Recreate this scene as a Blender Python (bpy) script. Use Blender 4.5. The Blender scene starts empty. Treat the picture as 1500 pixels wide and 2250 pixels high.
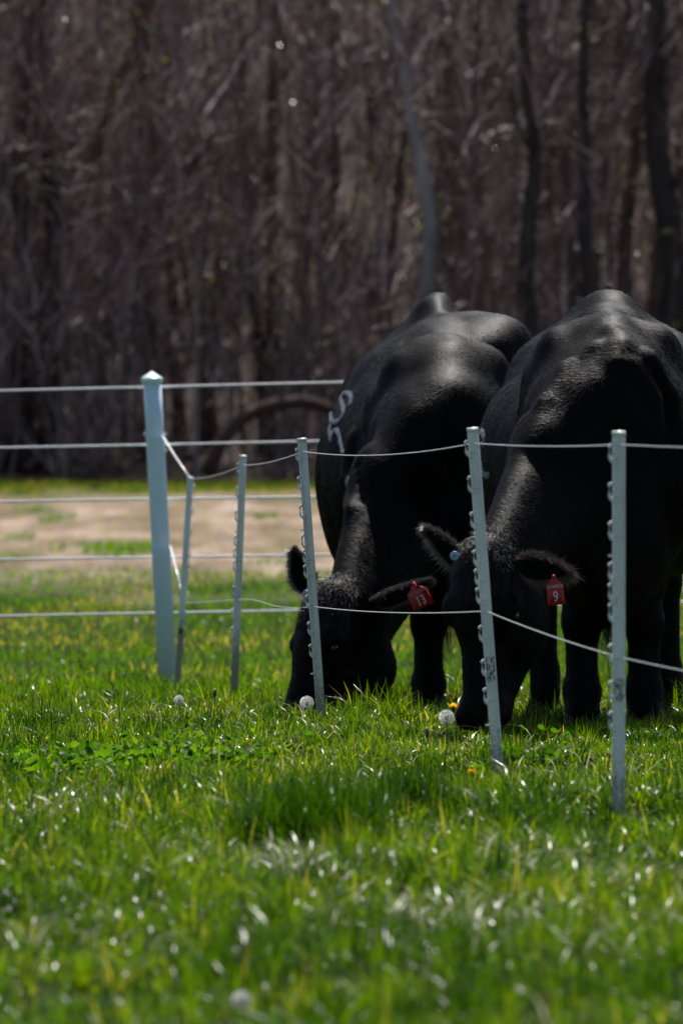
import bpy, math, random
import numpy as np
from mathutils import Vector, Matrix
rng = np.random.default_rng(7); random.seed(7)
S = bpy.context.scene
R = math.radians

# ------------------------------------------------------------ camera, sky, sun, exposure
EYE, HZ, F = 0.874, 1007.0, 15000.0            # eye height; horizon row and focal length in photo pixels
cd = bpy.data.cameras.new('camera'); cam = bpy.data.objects.new('camera', cd); S.collection.objects.link(cam)
cam.location = (0, 0, EYE)
cam.rotation_euler = (R(90) - math.atan((1125 - HZ) / F), 0, 0)
cd.sensor_fit = 'HORIZONTAL'; cd.sensor_width = 36; cd.lens = 360
cd.clip_start = 0.5; cd.clip_end = 3000
cd.dof.use_dof = True; cd.dof.focus_distance = 21.3; cd.dof.aperture_fstop = 11.3
S.camera = cam
SUN_EL, SUN_AZ = R(56), R(10)
w = bpy.data.worlds.new('World'); S.world = w; w.use_nodes = True
nt = w.node_tree; sky = nt.nodes.new('ShaderNodeTexSky'); sky.sky_type = 'NISHITA'; sky.sun_disc = False
sky.sun_elevation = SUN_EL; sky.sun_rotation = SUN_AZ
bg = nt.nodes['Background']; bg.inputs[1].default_value = 0.066
nt.links.new(sky.outputs[0], bg.inputs[0])
sl = bpy.data.lights.new('sun', 'SUN'); sl.energy = 5.0; sl.angle = R(0.5); sl.color = (1, .965, .90)
so = bpy.data.objects.new('sun', sl); S.collection.objects.link(so)
sd = Vector((math.sin(SUN_AZ) * math.cos(SUN_EL), math.cos(SUN_AZ) * math.cos(SUN_EL), math.sin(SUN_EL)))
so.rotation_euler = (-sd).to_track_quat('-Z', 'Y').to_euler(); so.location = (0, 40, 40)
S.view_settings.view_transform = 'Standard'; S.view_settings.look = 'None'
S.view_settings.exposure = 0.55; S.view_settings.gamma = 1
S.cycles.max_bounces = 6; S.cycles.diffuse_bounces = 3; S.cycles.glossy_bounces = 2; S.cycles.transmission_bounces = 4
S.cycles.transparent_max_bounces = 8; S.cycles.use_denoising = True; S.cycles.sample_clamp_indirect = 4

def at(px, py, d):                              # where a thing seen at this pixel stands at distance d
    return np.array([(px - 750) * d / F, d, EYE - (py - HZ) * d / F])

# ------------------------------------------------------------ helpers
def tag(o, label=None, cat=None, group=None, kind=None):
    for k, v in (('label', label), ('category', cat), ('group', group), ('kind', kind)):
        if v: o[k] = v
    return o
def link(o, parent=None):
    S.collection.objects.link(o)
    if parent is not None: o.parent = parent
    return o
def empty(name, loc):
    o = bpy.data.objects.new(name, None); o.location = tuple(loc); o.empty_display_size = .1
    return link(o)
def mesh(name, V, Fq, mat, parent=None, attrs=None, smooth=True, origin=None, mats=None, mi=None):
    """V (n,3); Fq an (m,k) array or a list of such arrays (k = 3 or 4)."""
    V = np.asarray(V, dtype=np.float64)
    if not isinstance(Fq, list): Fq = [Fq]
    Fq = [np.asarray(f, dtype=np.int32) for f in Fq if len(f)]
    org = np.zeros(3) if origin is None else np.asarray(origin, float)
    if parent is not None and origin is None: org = np.array(parent.matrix_world.translation if parent.parent is None else parent['wo'])
    if parent is None and origin is None: org = np.zeros(3)
    me = bpy.data.meshes.new(name)
    me.vertices.add(len(V)); me.vertices.foreach_set('co', (V - org).astype(np.float32).ravel())
    loops = np.concatenate([f.ravel() for f in Fq]); tot = np.concatenate([np.full(len(f), f.shape[1]) for f in Fq])
    me.loops.add(len(loops)); me.loops.foreach_set('vertex_index', loops)
    me.polygons.add(len(tot)); st = np.concatenate([[0], np.cumsum(tot)[:-1]])
    me.polygons.foreach_set('loop_start', st.astype(np.int32))
    try: me.polygons.foreach_set('loop_total', tot.astype(np.int32))
    except Exception: pass
    for m in (mats or [mat]): me.materials.append(m)
    if mi is not None: me.polygons.foreach_set('material_index', np.asarray(mi, np.int32))
    if smooth: me.polygons.foreach_set('use_smooth', np.ones(len(tot), bool))
    for k, a in (attrs or {}).items():
        at_ = me.attributes.new(k, 'FLOAT', 'POINT'); at_.data.foreach_set('value', np.asarray(a, np.float32))
    me.update(calc_edges=True)
    o = bpy.data.objects.new(name, me); link(o, parent)
    o['wo'] = [float(x) for x in org]
    par = np.zeros(3)
    if parent is not None:
        par = np.array(parent['wo']) if 'wo' in parent.keys() else np.array(parent.location)
    o.location = tuple(org - par)
    return o
def thing(name, loc, label, cat, group=None):
    o = empty(name, loc); o['wo'] = [float(v) for v in loc]
    return tag(o, label, cat, group)

class Geo:
    def __init__(s): s.v = []; s.f4 = []; s.f3 = []; s.n = 0; s.a = []
    def add(s, V, f4=None, f3=None, a=0.0):
        V = np.asarray(V, float); s.v.append(V)
        if f4 is not None and len(f4): s.f4.append(np.asarray(f4) + s.n)
        if f3 is not None and len(f3): s.f3.append(np.asarray(f3) + s.n)
        s.a.append(np.full(len(V), a) if np.isscalar(a) else np.asarray(a)); s.n += len(V)
    def build(s, name, mat, parent=None, smooth=True, **k):
        F_ = []
        if s.f4: F_.append(np.concatenate(s.f4))
        if s.f3: F_.append(np.concatenate(s.f3))
        return mesh(name, np.concatenate(s.v), F_, mat, parent, attrs={'tone': np.concatenate(s.a)}, smooth=smooth, **k)
def tube(P, r, n=6, sx=1.0, cap=True, ref=None):
    P = np.asarray(P, float); r = np.broadcast_to(np.asarray(r, float), (len(P),))
    T = np.gradient(P, axis=0); T /= np.linalg.norm(T, axis=1)[:, None] + 1e-12
    up = np.array([0, 0, 1.0]) if ref is None else np.asarray(ref, float)
    if ref is None and abs(T[:, 2]).mean() > .8: up = np.array([0, 1.0, 0])
    A = np.cross(T, up); A /= np.linalg.norm(A, axis=1)[:, None] + 1e-12
    B = np.cross(A, T)
    th = np.arange(n) * 2 * math.pi / n
    V = P[:, None] + r[:, None, None] * (A[:, None] * np.cos(th)[None, :, None] * sx + B[:, None] * np.sin(th)[None, :, None])
    m = len(P); V = V.reshape(-1, 3)
    i = np.arange(m - 1)[:, None] * n; j = np.arange(n)[None]; k = (j + 1) % n
    f = np.stack([i + j, i + k, i + n + k, i + n + j], -1).reshape(-1, 4)
    f3 = []
    if cap:
        V = np.vstack([V, P[0], P[-1]]); a, b = m * n, m * n + 1
        q = np.arange(n)
        f3 = np.vstack([np.stack([np.full(n, a), (q + 1) % n, q], 1), np.stack([np.full(n, b), (m - 1) * n + q, (m - 1) * n + (q + 1) % n], 1)])
    return V, f, f3
def box(c, h, M=None):
    s = np.array([[x, y, z] for z in (-1, 1) for y in (-1, 1) for x in (-1, 1)], float) * h
    if M is not None: s = s @ np.asarray(M).T
    return s + np.asarray(c), np.array([[0, 2, 3, 1], [4, 5, 7, 6], [0, 1, 5, 4], [2, 6, 7, 3], [0, 4, 6, 2], [1, 3, 7, 5]])
_lat = rng.random((8, 257, 257))
def vnoise(x, y, sc, seed=0):
    u = np.asarray(x) / sc + 1000.3 + seed * 17.1; v = np.asarray(y) / sc + 1000.7 + seed * 31.7
    i = np.floor(u).astype(int); j = np.floor(v).astype(int); a = u - i; b = v - j
    a = a * a * (3 - 2 * a); b = b * b * (3 - 2 * b); L = _lat[seed % 8]
    g = lambda p, q: L[p % 257, q % 257]
    return (g(i, j) * (1 - a) + g(i + 1, j) * a) * (1 - b) + (g(i, j + 1) * (1 - a) + g(i + 1, j + 1) * a) * b
def gz(x, y):
    x = np.asarray(x, float); y = np.asarray(y, float)
    z = np.interp(y, [-300, 0, 19, 21, 24, 28.5, 33, 38, 44, 110, 120, 150, 210, 340, 900], [.0, .0, .0, -.006, -.04, -.13, -.235, -.29, -.295, .52, .8, 5.0, 19, 40, 60])
    near = np.clip((60 - y) / 30, 0, 1)
    z = z + near * (.05 * (vnoise(x, y, .9, 1) - .5) + .03 * (vnoise(x, y, .33, 2) - .5))
    z = z + np.clip((y - 118) / 30, 0, 1) * 3 * (vnoise(x, y, 14, 3) - .5) + np.clip((y - 45) / 20, 0, 1) * .06 * (vnoise(x, y, 6, 4) - .5)
    return z

# ------------------------------------------------------------ materials
def mat(name):
    m = bpy.data.materials.new(name); m.use_nodes = True
    return m, m.node_tree, m.node_tree.nodes['Principled BSDF']
def N(t, ty, **k):
    n = t.nodes.new(ty)
    for a, b in k.items(): setattr(n, a, b)
    return n
def ramp(t, fac, stops):
    r = N(t, 'ShaderNodeValToRGB'); e = r.color_ramp.elements
    while len(e) < len(stops): e.new(.5)
    for q, (p, c) in zip(e, stops): q.position = p; q.color = (*c, 1)
    if fac is not None: t.links.new(fac, r.inputs[0])
    return r
def noise(t, scale, detail=4, rough=.55, vec=None, stretch=None):
    n = N(t, 'ShaderNodeTexNoise'); n.inputs['Scale'].default_value = scale; n.inputs['Detail'].default_value = detail; n.inputs['Roughness'].default_value = rough
    tc = N(t, 'ShaderNodeTexCoord'); src = tc.outputs['Object']
    if stretch:
        mp = N(t, 'ShaderNodeMapping'); mp.inputs['Scale'].default_value = stretch; t.links.new(src, mp.inputs[0]); src = mp.outputs[0]
    t.links.new(src, n.inputs['Vector']); return n
def bump(t, h, b, st, dist=.01):
    n = N(t, 'ShaderNodeBump'); n.inputs['Strength'].default_value = st; n.inputs['Distance'].default_value = dist
    t.links.new(h, n.inputs['Height']); t.links.new(n.outputs[0], b.inputs['Normal'])
def attr(t, nm): a = N(t, 'ShaderNodeAttribute'); a.attribute_name = nm; return a.outputs['Fac']

def leafmat(name, stops, rough=.38, trans=.5, spec=.5, tint=(1, 1, .55)):
    """thin leaf: coloured by its own random tone; lets light through from behind"""
    m, t, b = mat(name)
    r = ramp(t, attr(t, 'tone'), stops)
    t.links.new(r.outputs[0], b.inputs['Base Color']); b.inputs['Roughness'].default_value = rough
    b.inputs['Specular IOR Level'].default_value = spec
    tr = N(t, 'ShaderNodeBsdfTranslucent'); mx = N(t, 'ShaderNodeMixShader'); mx.inputs[0].default_value = trans
    mc = N(t, 'ShaderNodeMix', data_type='RGBA', blend_type='MULTIPLY'); mc.inputs[0].default_value = 1
    t.links.new(r.outputs[0], mc.inputs[6]); mc.inputs[7].default_value = (*[min(2.2, x * 1.9) for x in tint], 1)
    t.links.new(mc.outputs[2], tr.inputs[0])
    t.links.new(b.outputs[0], mx.inputs[1]); t.links.new(tr.outputs[0], mx.inputs[2])
    t.links.new(mx.outputs[0], t.nodes['Material Output'].inputs[0])
    return m
M_grass = leafmat('grass_blade', [(0, (.007, .026, .002)), (.35, (.036, .082, .002)), (.65, (.095, .150, .003)), (.9, (.155, .18, .008)), (1, (.30, .25, .10))], rough=.28, trans=.52, spec=.16, tint=(.96, 1.06, .20))
M_clover = leafmat('clover_leaf', [(0, (.015, .05, .004)), (.6, (.045, .12, .006)), (1, (.10, .18, .010))], rough=.55, spec=.2, tint=(1, 1, .35))
M_straw = leafmat('dry_straw', [(0, (.12, .15, .06)), (.5, (.24, .25, .15)), (1, (.46, .44, .33))], rough=.34, trans=.3, spec=.45, tint=(.8, .8, .7))
M_farg = leafmat('field_grass', [(0, (.022, .060, .003)), (.4, (.055, .115, .003)), (.62, (.085, .14, .004)), (.75, (.19, .135, .07)), (1, (.29, .22, .155))], rough=.6, trans=.65, spec=.0, tint=(1.08, 1.2, .2))

def ground_mat():
    m, t, b = mat('pasture_ground')
    geo = N(t, 'ShaderNodeNewGeometry'); sp = N(t, 'ShaderNodeSeparateXYZ'); t.links.new(geo.outputs['Position'], sp.inputs[0])
    n1 = noise(t, .45, 5, stretch=(1, .4, 1)); n2 = noise(t, 9, 5); n3 = noise(t, 1.1, 5, .65, stretch=(1, .14, 1))
    green = ramp(t, n2.outputs[0], [(.3, (.010, .020, .004)), (.55, (.022, .040, .007)), (.75, (.045, .05, .02))])
    dry = ramp(t, n3.outputs[0], [(.3, (.10, .075, .05)), (.5, (.21, .16, .13)), (.66, (.38, .29, .25))])
    litter = ramp(t, n2.outputs[0], [(.3, (.025, .018, .017)), (.5, (.055, .042, .040)), (.7, (.12, .095, .085))])
    # dry mown strip between 57 and 98 m, edges broken by noise
    ad = N(t, 'ShaderNodeMath', operation='MULTIPLY_ADD'); t.links.new(n1.outputs[0], ad.inputs[0]); ad.inputs[1].default_value = 26; t.links.new(sp.outputs[1], ad.inputs[2])
    dm = ramp(t, None, [(0, (0, 0, 0)), (.5, (0, 0, 0)), (.55, (1, 1, 1)), (.84, (1, 1, 1)), (.89, (0, 0, 0))])
    dv = N(t, 'ShaderNodeMath', operation='DIVIDE'); t.links.new(ad.outputs[0], dv.inputs[0]); dv.inputs[1].default_value = 130; t.links.new(dv.outputs[0], dm.inputs[0])
    mx = N(t, 'ShaderNodeMix', data_type='RGBA'); t.links.new(dm.outputs[0], mx.inputs[0]); t.links.new(green.outputs[0], mx.inputs[6]); t.links.new(dry.outputs[0], mx.inputs[7])
    wd = N(t, 'ShaderNodeMapRange'); wd.inputs[1].default_value = 106; wd.inputs[2].default_value = 110; t.links.new(sp.outputs[1], wd.inputs[0])
    mx2 = N(t, 'ShaderNodeMix', data_type='RGBA'); t.links.new(wd.outputs[0], mx2.inputs[0]); t.links.new(mx.outputs[2], mx2.inputs[6]); t.links.new(litter.outputs[0], mx2.inputs[7])
    t.links.new(mx2.outputs[2], b.inputs['Base Color']); b.inputs['Roughness'].default_value = .9; b.inputs['Specular IOR Level'].default_value = .02
    bump(t, n2.outputs[0], b, .6, .03); return m
M_ground = ground_mat()

def bark(name, a, b_, sc=7, rough=.8, spec=.3):
    m, t, b = mat(name); n = noise(t, sc, 6, .6, stretch=(1, 1, .25))
    r = ramp(t, n.outputs[0], [(.3, a), (.7, b_)])
    t.links.new(r.outputs[0], b.inputs['Base Color']); b.inputs['Roughness'].default_value = rough; b.inputs['Specular IOR Level'].default_value = spec
    bump(t, n.outputs[0], b, .7, .03); return m
M_dark = bark('dark_bark', (.020, .015, .015), (.060, .046, .044))
M_mid = bark('brown_bark', (.055, .036, .033), (.16, .108, .10))
M_pale = bark('pale_bark', (.16, .145, .15), (.46, .42, .43), 3)
M_twig = bark('twig_bark', (.105, .066, .060), (.34, .235, .225), 3, .55, .4)
M_bud = bark('budding_twig', (.14, .13, .05), (.25, .24, .09), 4, .7)
M_rust = bark('rusty_dead_leaf', (.10, .035, .018), (.24, .08, .04), 4, .7)

def tonebark(name, stops, rough=.5, spec=.5):
    m, t, b = mat(name); r = ramp(t, attr(t, 'tone'), stops); t.links.new(r.outputs[0], b.inputs['Base Color'])
    b.inputs['Roughness'].default_value = rough; b.inputs['Specular IOR Level'].default_value = spec; return m
M_brush = tonebark('mixed_twig_bark', [(0, (.026, .015, .015)), (.4, (.105, .063, .062)), (.75, (.27, .185, .18)), (.93, (.47, .35, .36)), (1, (.72, .60, .65))])
M_sap = tonebark('mixed_sapling_bark', [(0, (.016, .011, .010)), (.4, (.05, .035, .032)), (.7, (.17, .125, .115)), (1, (.38, .31, .30))])
def plastic(name, col, rough=.42, dirt=.25, dcol=(.25, .24, .19), mud=False):
    m, t, b = mat(name); n = noise(t, 14, 7, .65, stretch=(1, 1, .35)); n2 = noise(t, 130, 3, .6)
    r = ramp(t, n.outputs[0], [(.42, (0, 0, 0)), (.72, (dirt,) * 3)])
    mx = N(t, 'ShaderNodeMix', data_type='RGBA'); t.links.new(r.outputs[0], mx.inputs[0]); mx.inputs[6].default_value = (*col, 1); mx.inputs[7].default_value = (*dcol, 1)
    r2 = ramp(t, n2.outputs[0], [(.66, (0, 0, 0)), (.74, (.55,) * 3)])
    mx2 = N(t, 'ShaderNodeMix', data_type='RGBA'); t.links.new(r2.outputs[0], mx2.inputs[0]); t.links.new(mx.outputs[2], mx2.inputs[6]); mx2.inputs[7].default_value = (.22, .21, .17, 1)
    if mud:                                     # soil splashed up the foot
        tc = N(t, 'ShaderNodeTexCoord'); sp = N(t, 'ShaderNodeSeparateXYZ'); t.links.new(tc.outputs['Object'], sp.inputs[0])
        ma = N(t, 'ShaderNodeMath', operation='MULTIPLY_ADD'); t.links.new(n2.outputs[0], ma.inputs[0]); ma.inputs[1].default_value = -.30; t.links.new(sp.outputs[2], ma.inputs[2])
        mr = N(t, 'ShaderNodeMapRange'); t.links.new(ma.outputs[0], mr.inputs[0]); mr.inputs[1].default_value = .02; mr.inputs[2].default_value = -.10; mr.inputs[3].default_value = 0; mr.inputs[4].default_value = .8
        mx3 = N(t, 'ShaderNodeMix', data_type='RGBA'); t.links.new(mr.outputs[0], mx3.inputs[0]); t.links.new(mx2.outputs[2], mx3.inputs[6]); mx3.inputs[7].default_value = (.16, .15, .08, 1); mx2 = mx3
    t.links.new(mx2.outputs[2], b.inputs['Base Color'])
    b.inputs['Roughness'].default_value = rough; bump(t, n.outputs[0], b, .15, .003); return m
M_post = plastic('white_step_in_plastic', (.86, .87, .83), .38, .45, mud=True)
M_pvc = plastic('white_vinyl', (.70, .86, .96), .3, .12, (.4, .42, .4))
M_ink = plastic('black_print', (.02, .02, .02), .6, .3, (.25, .25, .25))
M_inkgrey = plastic('faded_print', (.22, .22, .22), .6, .3)
M_wire = plastic('white_polywire', (.93, .93, .93), .3, .05)
M_wire2 = plastic('coated_fence_wire', (.95, .90, .95), .3, .2)
M_tagred = plastic('red_tag_plastic', (.42, .006, .012), .45, .5, (.13, .025, .02))
M_tagtxt = plastic('white_tag_print', (.60, .52, .52), .5, .55, (.30, .05, .05))
M_tagfade = plastic('worn_tag_print', (.50, .20, .21), .5, .0)
M_button = plastic('pale_blue_button', (.26, .40, .58), .35, .1)
M_buttonhole = plastic('button_centre', (.03, .03, .05), .5, .0)
M_brand = plastic('white_brand_hair', (.62, .62, .70), .7, .3, (.08, .08, .09))

def coat_mat():
    m, t, b = mat('black_coat')
    n = noise(t, 5, 4, .6); n2 = noise(t, 90, 5, .7, stretch=(1, .5, .35)); n3 = noise(t, 260, 3, .7, stretch=(1, .4, .3))
    r = ramp(t, n.outputs[0], [(.35, (.0010, .0007, .0009)), (.7, (.0030, .0018, .0022))])
    t.links.new(r.outputs[0], b.inputs['Base Color'])
    rr = N(t, 'ShaderNodeMapRange'); t.links.new(n2.outputs[0], rr.inputs[0]); rr.inputs[3].default_value = .46; rr.inputs[4].default_value = .66; t.links.new(rr.outputs[0], b.inputs['Roughness'])
    b.inputs['Specular IOR Level'].default_value = .07
    b.inputs['Sheen Weight'].default_value = .02; b.inputs['Sheen Roughness'].default_value = .35; b.inputs['Sheen Tint'].default_value = (.8, .72, .85, 1)
    ad = N(t, 'ShaderNodeMath', operation='ADD'); t.links.new(n2.outputs[0], ad.inputs[0]); t.links.new(n3.outputs[0], ad.inputs[1])
    bump(t, ad.outputs[0], b, .10, .003); return m
M_coat = coat_mat()
def hairmat(name, c, rough=.4, spec=.5):
    m, t, b = mat(name); n = noise(t, 9, 5, .7)
    r = ramp(t, n.outputs[0], [(.3, tuple(x * .45 for x in c)), (.7, tuple(x * 1.3 for x in c))])
    t.links.new(r.outputs[0], b.inputs['Base Color']); b.inputs['Roughness'].default_value = rough; b.inputs['Specular IOR Level'].default_value = spec
    return m
M_hair = hairmat('black_hair', (.022, .018, .019), .42, .6)
M_coath = hairmat('short_coat_hair', (.0125, .0058, .0082), .50, .31)
M_coath.node_tree.nodes['Principled BSDF'].inputs['Sheen Weight'].default_value = .008; M_coath.node_tree.nodes['Principled BSDF'].inputs['Sheen Roughness'].default_value = .3
M_hairrim = hairmat('rimlit_ear_hair', (.22, .155, .15), .4, .6)  # black hair coloured lighter brown, painting backlight along the ear rim
M_fringe = hairmat('ear_hair', (.15, .118, .12), .4, .7)  # fringe also lightened in colour so the ear edge looks rim-lit
M_eye = hairmat('dark_eye', (.006, .004, .004), .08, .8)
M_hoof = hairmat('dark_hoof', (.012, .010, .010), .6, .2)
M_nose = hairmat('wet_black_muzzle', (.010, .010, .012), .3, .6)

# ------------------------------------------------------------ ground
ys = np.concatenate([np.linspace(-200, 6, 20), np.arange(6.2, 45, .16), np.arange(45, 130, 1.2), np.linspace(131, 900, 140)])
xs = np.concatenate([np.linspace(-700, -12, 40), np.linspace(-10, -3.2, 18), np.arange(-3, 3.01, .12), np.linspace(3.2, 10, 18), np.linspace(12, 700, 40)])
X, Y = np.meshgrid(xs, ys); nx, ny = len(xs), len(ys)
V = np.stack([X, Y, gz(X, Y)], -1).reshape(-1, 3)
i = np.arange(ny - 1)[:, None] * nx; j = np.arange(nx - 1)[None]
Fq = np.stack([i + j, i + j + 1, i + nx + j + 1, i + nx + j], -1).reshape(-1, 4)
g = mesh('ground', V, Fq, M_ground); g['kind'] = 'structure'

# ------------------------------------------------------------ the wood behind the pasture
def branch_path(p, d, L, n=6, wob=.12, lift=.15):
    P = [np.array(p, float)]; d = np.array(d, float); d /= np.linalg.norm(d)
    for k in range(n):
        d = d + rng.normal(0, wob, 3) + np.array([0, 0, lift / n]); d /= np.linalg.norm(d)
        P.append(P[-1] + d * L / n)
    return np.array(P)
def make_tree(name, base, top_off, H, r0, mt, label, group, limbs=14, low=.12, twigs=8, parent_mats=None, spread=1.0):
    base = np.array(base, float); base[2] = gz(base[0], base[1]) - .1
    t = thing(name, base, label, 'tree', group)
    n = 14; s = np.linspace(0, 1, n)
    P = base + np.outer(s, [0, 0, H]) + np.outer(s ** 1.2, [top_off[0], top_off[1], 0])
    P[:, :2] += np.stack([np.interp(s, np.linspace(0, 1, 6), rng.normal(0, .09, 6)), np.zeros(n)], 1)
    P[1:] += np.cumsum(rng.normal(0, .085, (n - 1, 3)), 0) * [1, 1, 0]
    r = r0 * (1.0 - .85 * s ** .9); r[0] *= 1.45; r[1] *= 1.05
    g = Geo(); g.add(*tube(P, r, 9)); tr = g.build('trunk', mt, t)
    c = Geo()
    for k in range(limbs):
        q = low + (.97 - low) * rng.random() ** 1.1
        p0 = np.array([np.interp(q, s, P[:, a]) for a in range(3)]); rr = np.interp(q, s, r) * rng.uniform(.14, .32)
        a = rng.uniform(0, 2 * math.pi); L = H * rng.uniform(.12, .26) * (1.15 - q * .6) * spread
        B = branch_path(p0, (math.cos(a), math.sin(a), rng.uniform(.25, 1.1)), L, 7, .16, .5)
        c.add(*tube(B, np.linspace(rr, .006, len(B)), 5))
        for m in range(4):
            u = rng.integers(2, 7); a2 = rng.normal(0, 1, 3); d2 = (B[u] - B[u - 1]); d2 /= np.linalg.norm(d2)
            B2 = branch_path(B[u], d2 + a2 * .6, L * rng.uniform(.3, .55), 4, .18, .3)
            c.add(*tube(B2, np.linspace(rr * .38, .004, len(B2)), 4, cap=False))
            for q2 in range(twigs // 2):
                u2 = rng.integers(1, 5); d3 = B2[u2] - B2[u2 - 1]; d3 /= np.linalg.norm(d3)
                B3 = branch_path(B2[u2], d3 + rng.normal(0, .6, 3), L * rng.uniform(.12, .3), 3, .2, .2)
                c.add(*tube(B3, np.linspace(.008, .003, len(B3)), 3, cap=False))
    c.build('crown', parent_mats or mt, t)
    return t
def copy_tree(o, parent=None):
    c = o.copy(); S.collection.objects.link(c)
    if parent is not None: c.parent = parent
    for ch in list(o.children): copy_tree(ch, c)
    return c
WG = 'bare trees of the wood behind the pasture'
def tree_px(px0, px1, d, wpx, mt, label, twig=None, H=14, **k):
    x0 = (px0 - 750) * d / F; x1 = (px1 - 750) * d / F       # x at the ground and at the top of the picture (8 m up)
    return make_tree('bare_tree', (x0, d, 0), ((x1 - x0) * H / 8, rng.uniform(-.5, .5)), H, wpx * d / F / 2 * 1.1, mt, label, WG, parent_mats=twig, **k)
tree_px(1005, 892, 110.5, 40, M_pale, 'pale grey slender trunk leaning left, standing behind the left cow', M_mid, low=.35)
tree_px(1192, 1135, 110, 46, M_dark, 'dark trunk leaning slightly left, behind the gap between the two cows', M_dark, low=.3)
tree_px(1268, 1282, 110, 36, M_dark, 'straight narrow near-black trunk above the left hip of the right cow', M_dark, low=.35)
tree_px(1455, 1462, 111, 76, M_dark, 'broadest dark trunk of the wood, by the right edge of the photo', M_dark, low=.3)
tree_px(118, 128, 114, 46, M_dark, 'dark straight trunk in the wood, left of the white corner post', M_dark, low=.3)
tree_px(28, 5, 114, 44, M_dark, 'dark trunk at the far left edge of the photo', M_dark, low=.2)
tree_px(-60, 330, 116, 40, M_mid, 'brown tree leaning hard right across the top left corner', M_twig, low=.3)
tree_px(318, 385, 120, 30, M_mid, 'brown trunk leaning right, rising just above the white corner post', M_twig)
tree_px(412, 345, 120, 28, M_mid, 'brown trunk leaning left, right of the white corner post', M_twig)
tree_px(588, 575, 120, 34, M_mid, 'brown trunk midway between the corner post and the left cow', M_dark)
tree_px(745, 700, 120, 30, M_mid, 'brown trunk just left of the left cow', M_mid)
tree_px(1335, 1330, 115, 40, M_mid, 'brown trunk directly behind the hump of the right cow', M_twig)
tree_px(860, 905, 118, 26, M_mid, 'brown slender trunk just left of the pale leaning trunk', M_twig)
tree_px(1080, 1040, 116, 24, M_mid, 'brown slender trunk just right of the pale leaning trunk', M_twig)
protos = []
LBL = 'slender bare brown tree deep inside the shaded wood'
for k in range(6):
    m_ = [M_mid, M_mid, M_mid, M_mid, M_dark, M_mid][k]
    protos.append(make_tree('bare_tree', (rng.uniform(-6, 6), 120 + k * 4, 0), (rng.uniform(-.8, .8), rng.uniform(-.6, .6)), rng.uniform(11, 15), rng.uniform(.08, .14), m_, LBL, 'slender trees deep in the wood', limbs=20, low=.1, parent_mats=M_mid, spread=1.2))
for k in range(56):
    o = protos[k % 6] if k < 0 else copy_tree(protos[k % 6])
    y = 115 + 55 * (k / 56) + rng.uniform(-2, 2); x = rng.uniform(-1, 1) * (y * .052 + 4.5)
    o.location = (x, y, gz(x, y) - .1); o.rotation_euler = (0, 0, rng.uniform(0, 6.28)); s_ = rng.uniform(.8, 1.25); o.scale = (s_, s_, s_)

def twig_mass(n, ylo, yhi, zhi, lo=.3, hi=1.8, r=(.004, .014), vert=.8, seed=0, dens=None):
    """n kinked tapering twigs as three-sided prisms"""
    y = rng.uniform(ylo, yhi, n); x = rng.uniform(-1, 1, n) * (y * .052 + 5.5)
    z = gz(x, y) + zhi * rng.random(n) ** 1.25
    if dens is not None:
        keep = rng.random(n) < dens(x, y, z); x, y, z = x[keep], y[keep], z[keep]; n = len(x)
    d = rng.normal(0, 1, (n, 3)) * [.6, .6, .5]; d[:, 2] = np.abs(d[:, 2]) + vert; d /= np.linalg.norm(d, axis=1)[:, None]
    L = rng.uniform(lo, hi, n) * rng.random(n) ** .4; rad = rng.uniform(*r, n) * (.5 + L / hi)
    p0 = np.stack([x, y, z], 1); k1 = d + rng.normal(0, .25, (n, 3)); k2 = k1 + rng.normal(0, .35, (n, 3))
    P = np.stack([p0, p0 + k1 * (L * .45)[:, None], p0 + k1 * (L * .45)[:, None] + k2 * (L * .55)[:, None]], 1)
    A = np.cross(d, [0, 1, 0]); A /= np.linalg.norm(A, axis=1)[:, None]; B = np.cross(A, d)
    th = np.arange(3) * 2.094
    rr = rad[:, None] * np.array([1, .7, .2])
    V = P[:, :, None] + rr[:, :, None, None] * (A[:, None, None] * np.cos(th)[None, None, :, None] + B[:, None, None] * np.sin(th)[None, None, :, None])
    V = V.reshape(-1, 3); q = np.array([[a * 3 + b, a * 3 + (b + 1) % 3, a * 3 + 3 + (b + 1) % 3, a * 3 + 3 + b] for a in (0, 1) for b in range(3)])
    f = (np.arange(n)[:, None, None] * 9 + q[None]).reshape(-1, 4)
    return V, f
clump = lambda x, y, z: np.clip(1.5 * vnoise(x * 2.2, z * .7, .9, 5) + 1.2 * vnoise(x * 1.3, z, .5, 1) - 1.17, 0.012, 1)
V, f = twig_mass(190000, 109.5, 121, 9.5, lo=.2, hi=1.6, r=(.004, .022), vert=1.0, dens=clump)
tag(mesh('brush_thicket', V, f, M_brush, smooth=False, attrs={'tone': np.repeat(rng.random(len(V) // 9), 9)}), 'tangle of bare mauve-brown twigs filling the front of the wood', 'brush', kind='stuff')
V, f = twig_mass(38000, 122, 160, 11, lo=.5, hi=2.6, r=(.008, .024), dens=clump)
tag(mesh('deep_brush', V, f, M_mid, smooth=False), 'dim mass of brown branches deeper in the wood', 'brush', kind='stuff')
V, f = twig_mass(14000, 110, 122, 8, lo=.1, hi=.5, r=(.008, .02), vert=.2, dens=lambda x, y, z: (vnoise(x, z, 1.1, 6) > .66) * 1.0)
tag(mesh('budding_shrubs', V, f, M_bud, smooth=False), 'yellow-green budding shoots among the bare twigs', 'shrub', kind='stuff')
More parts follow.
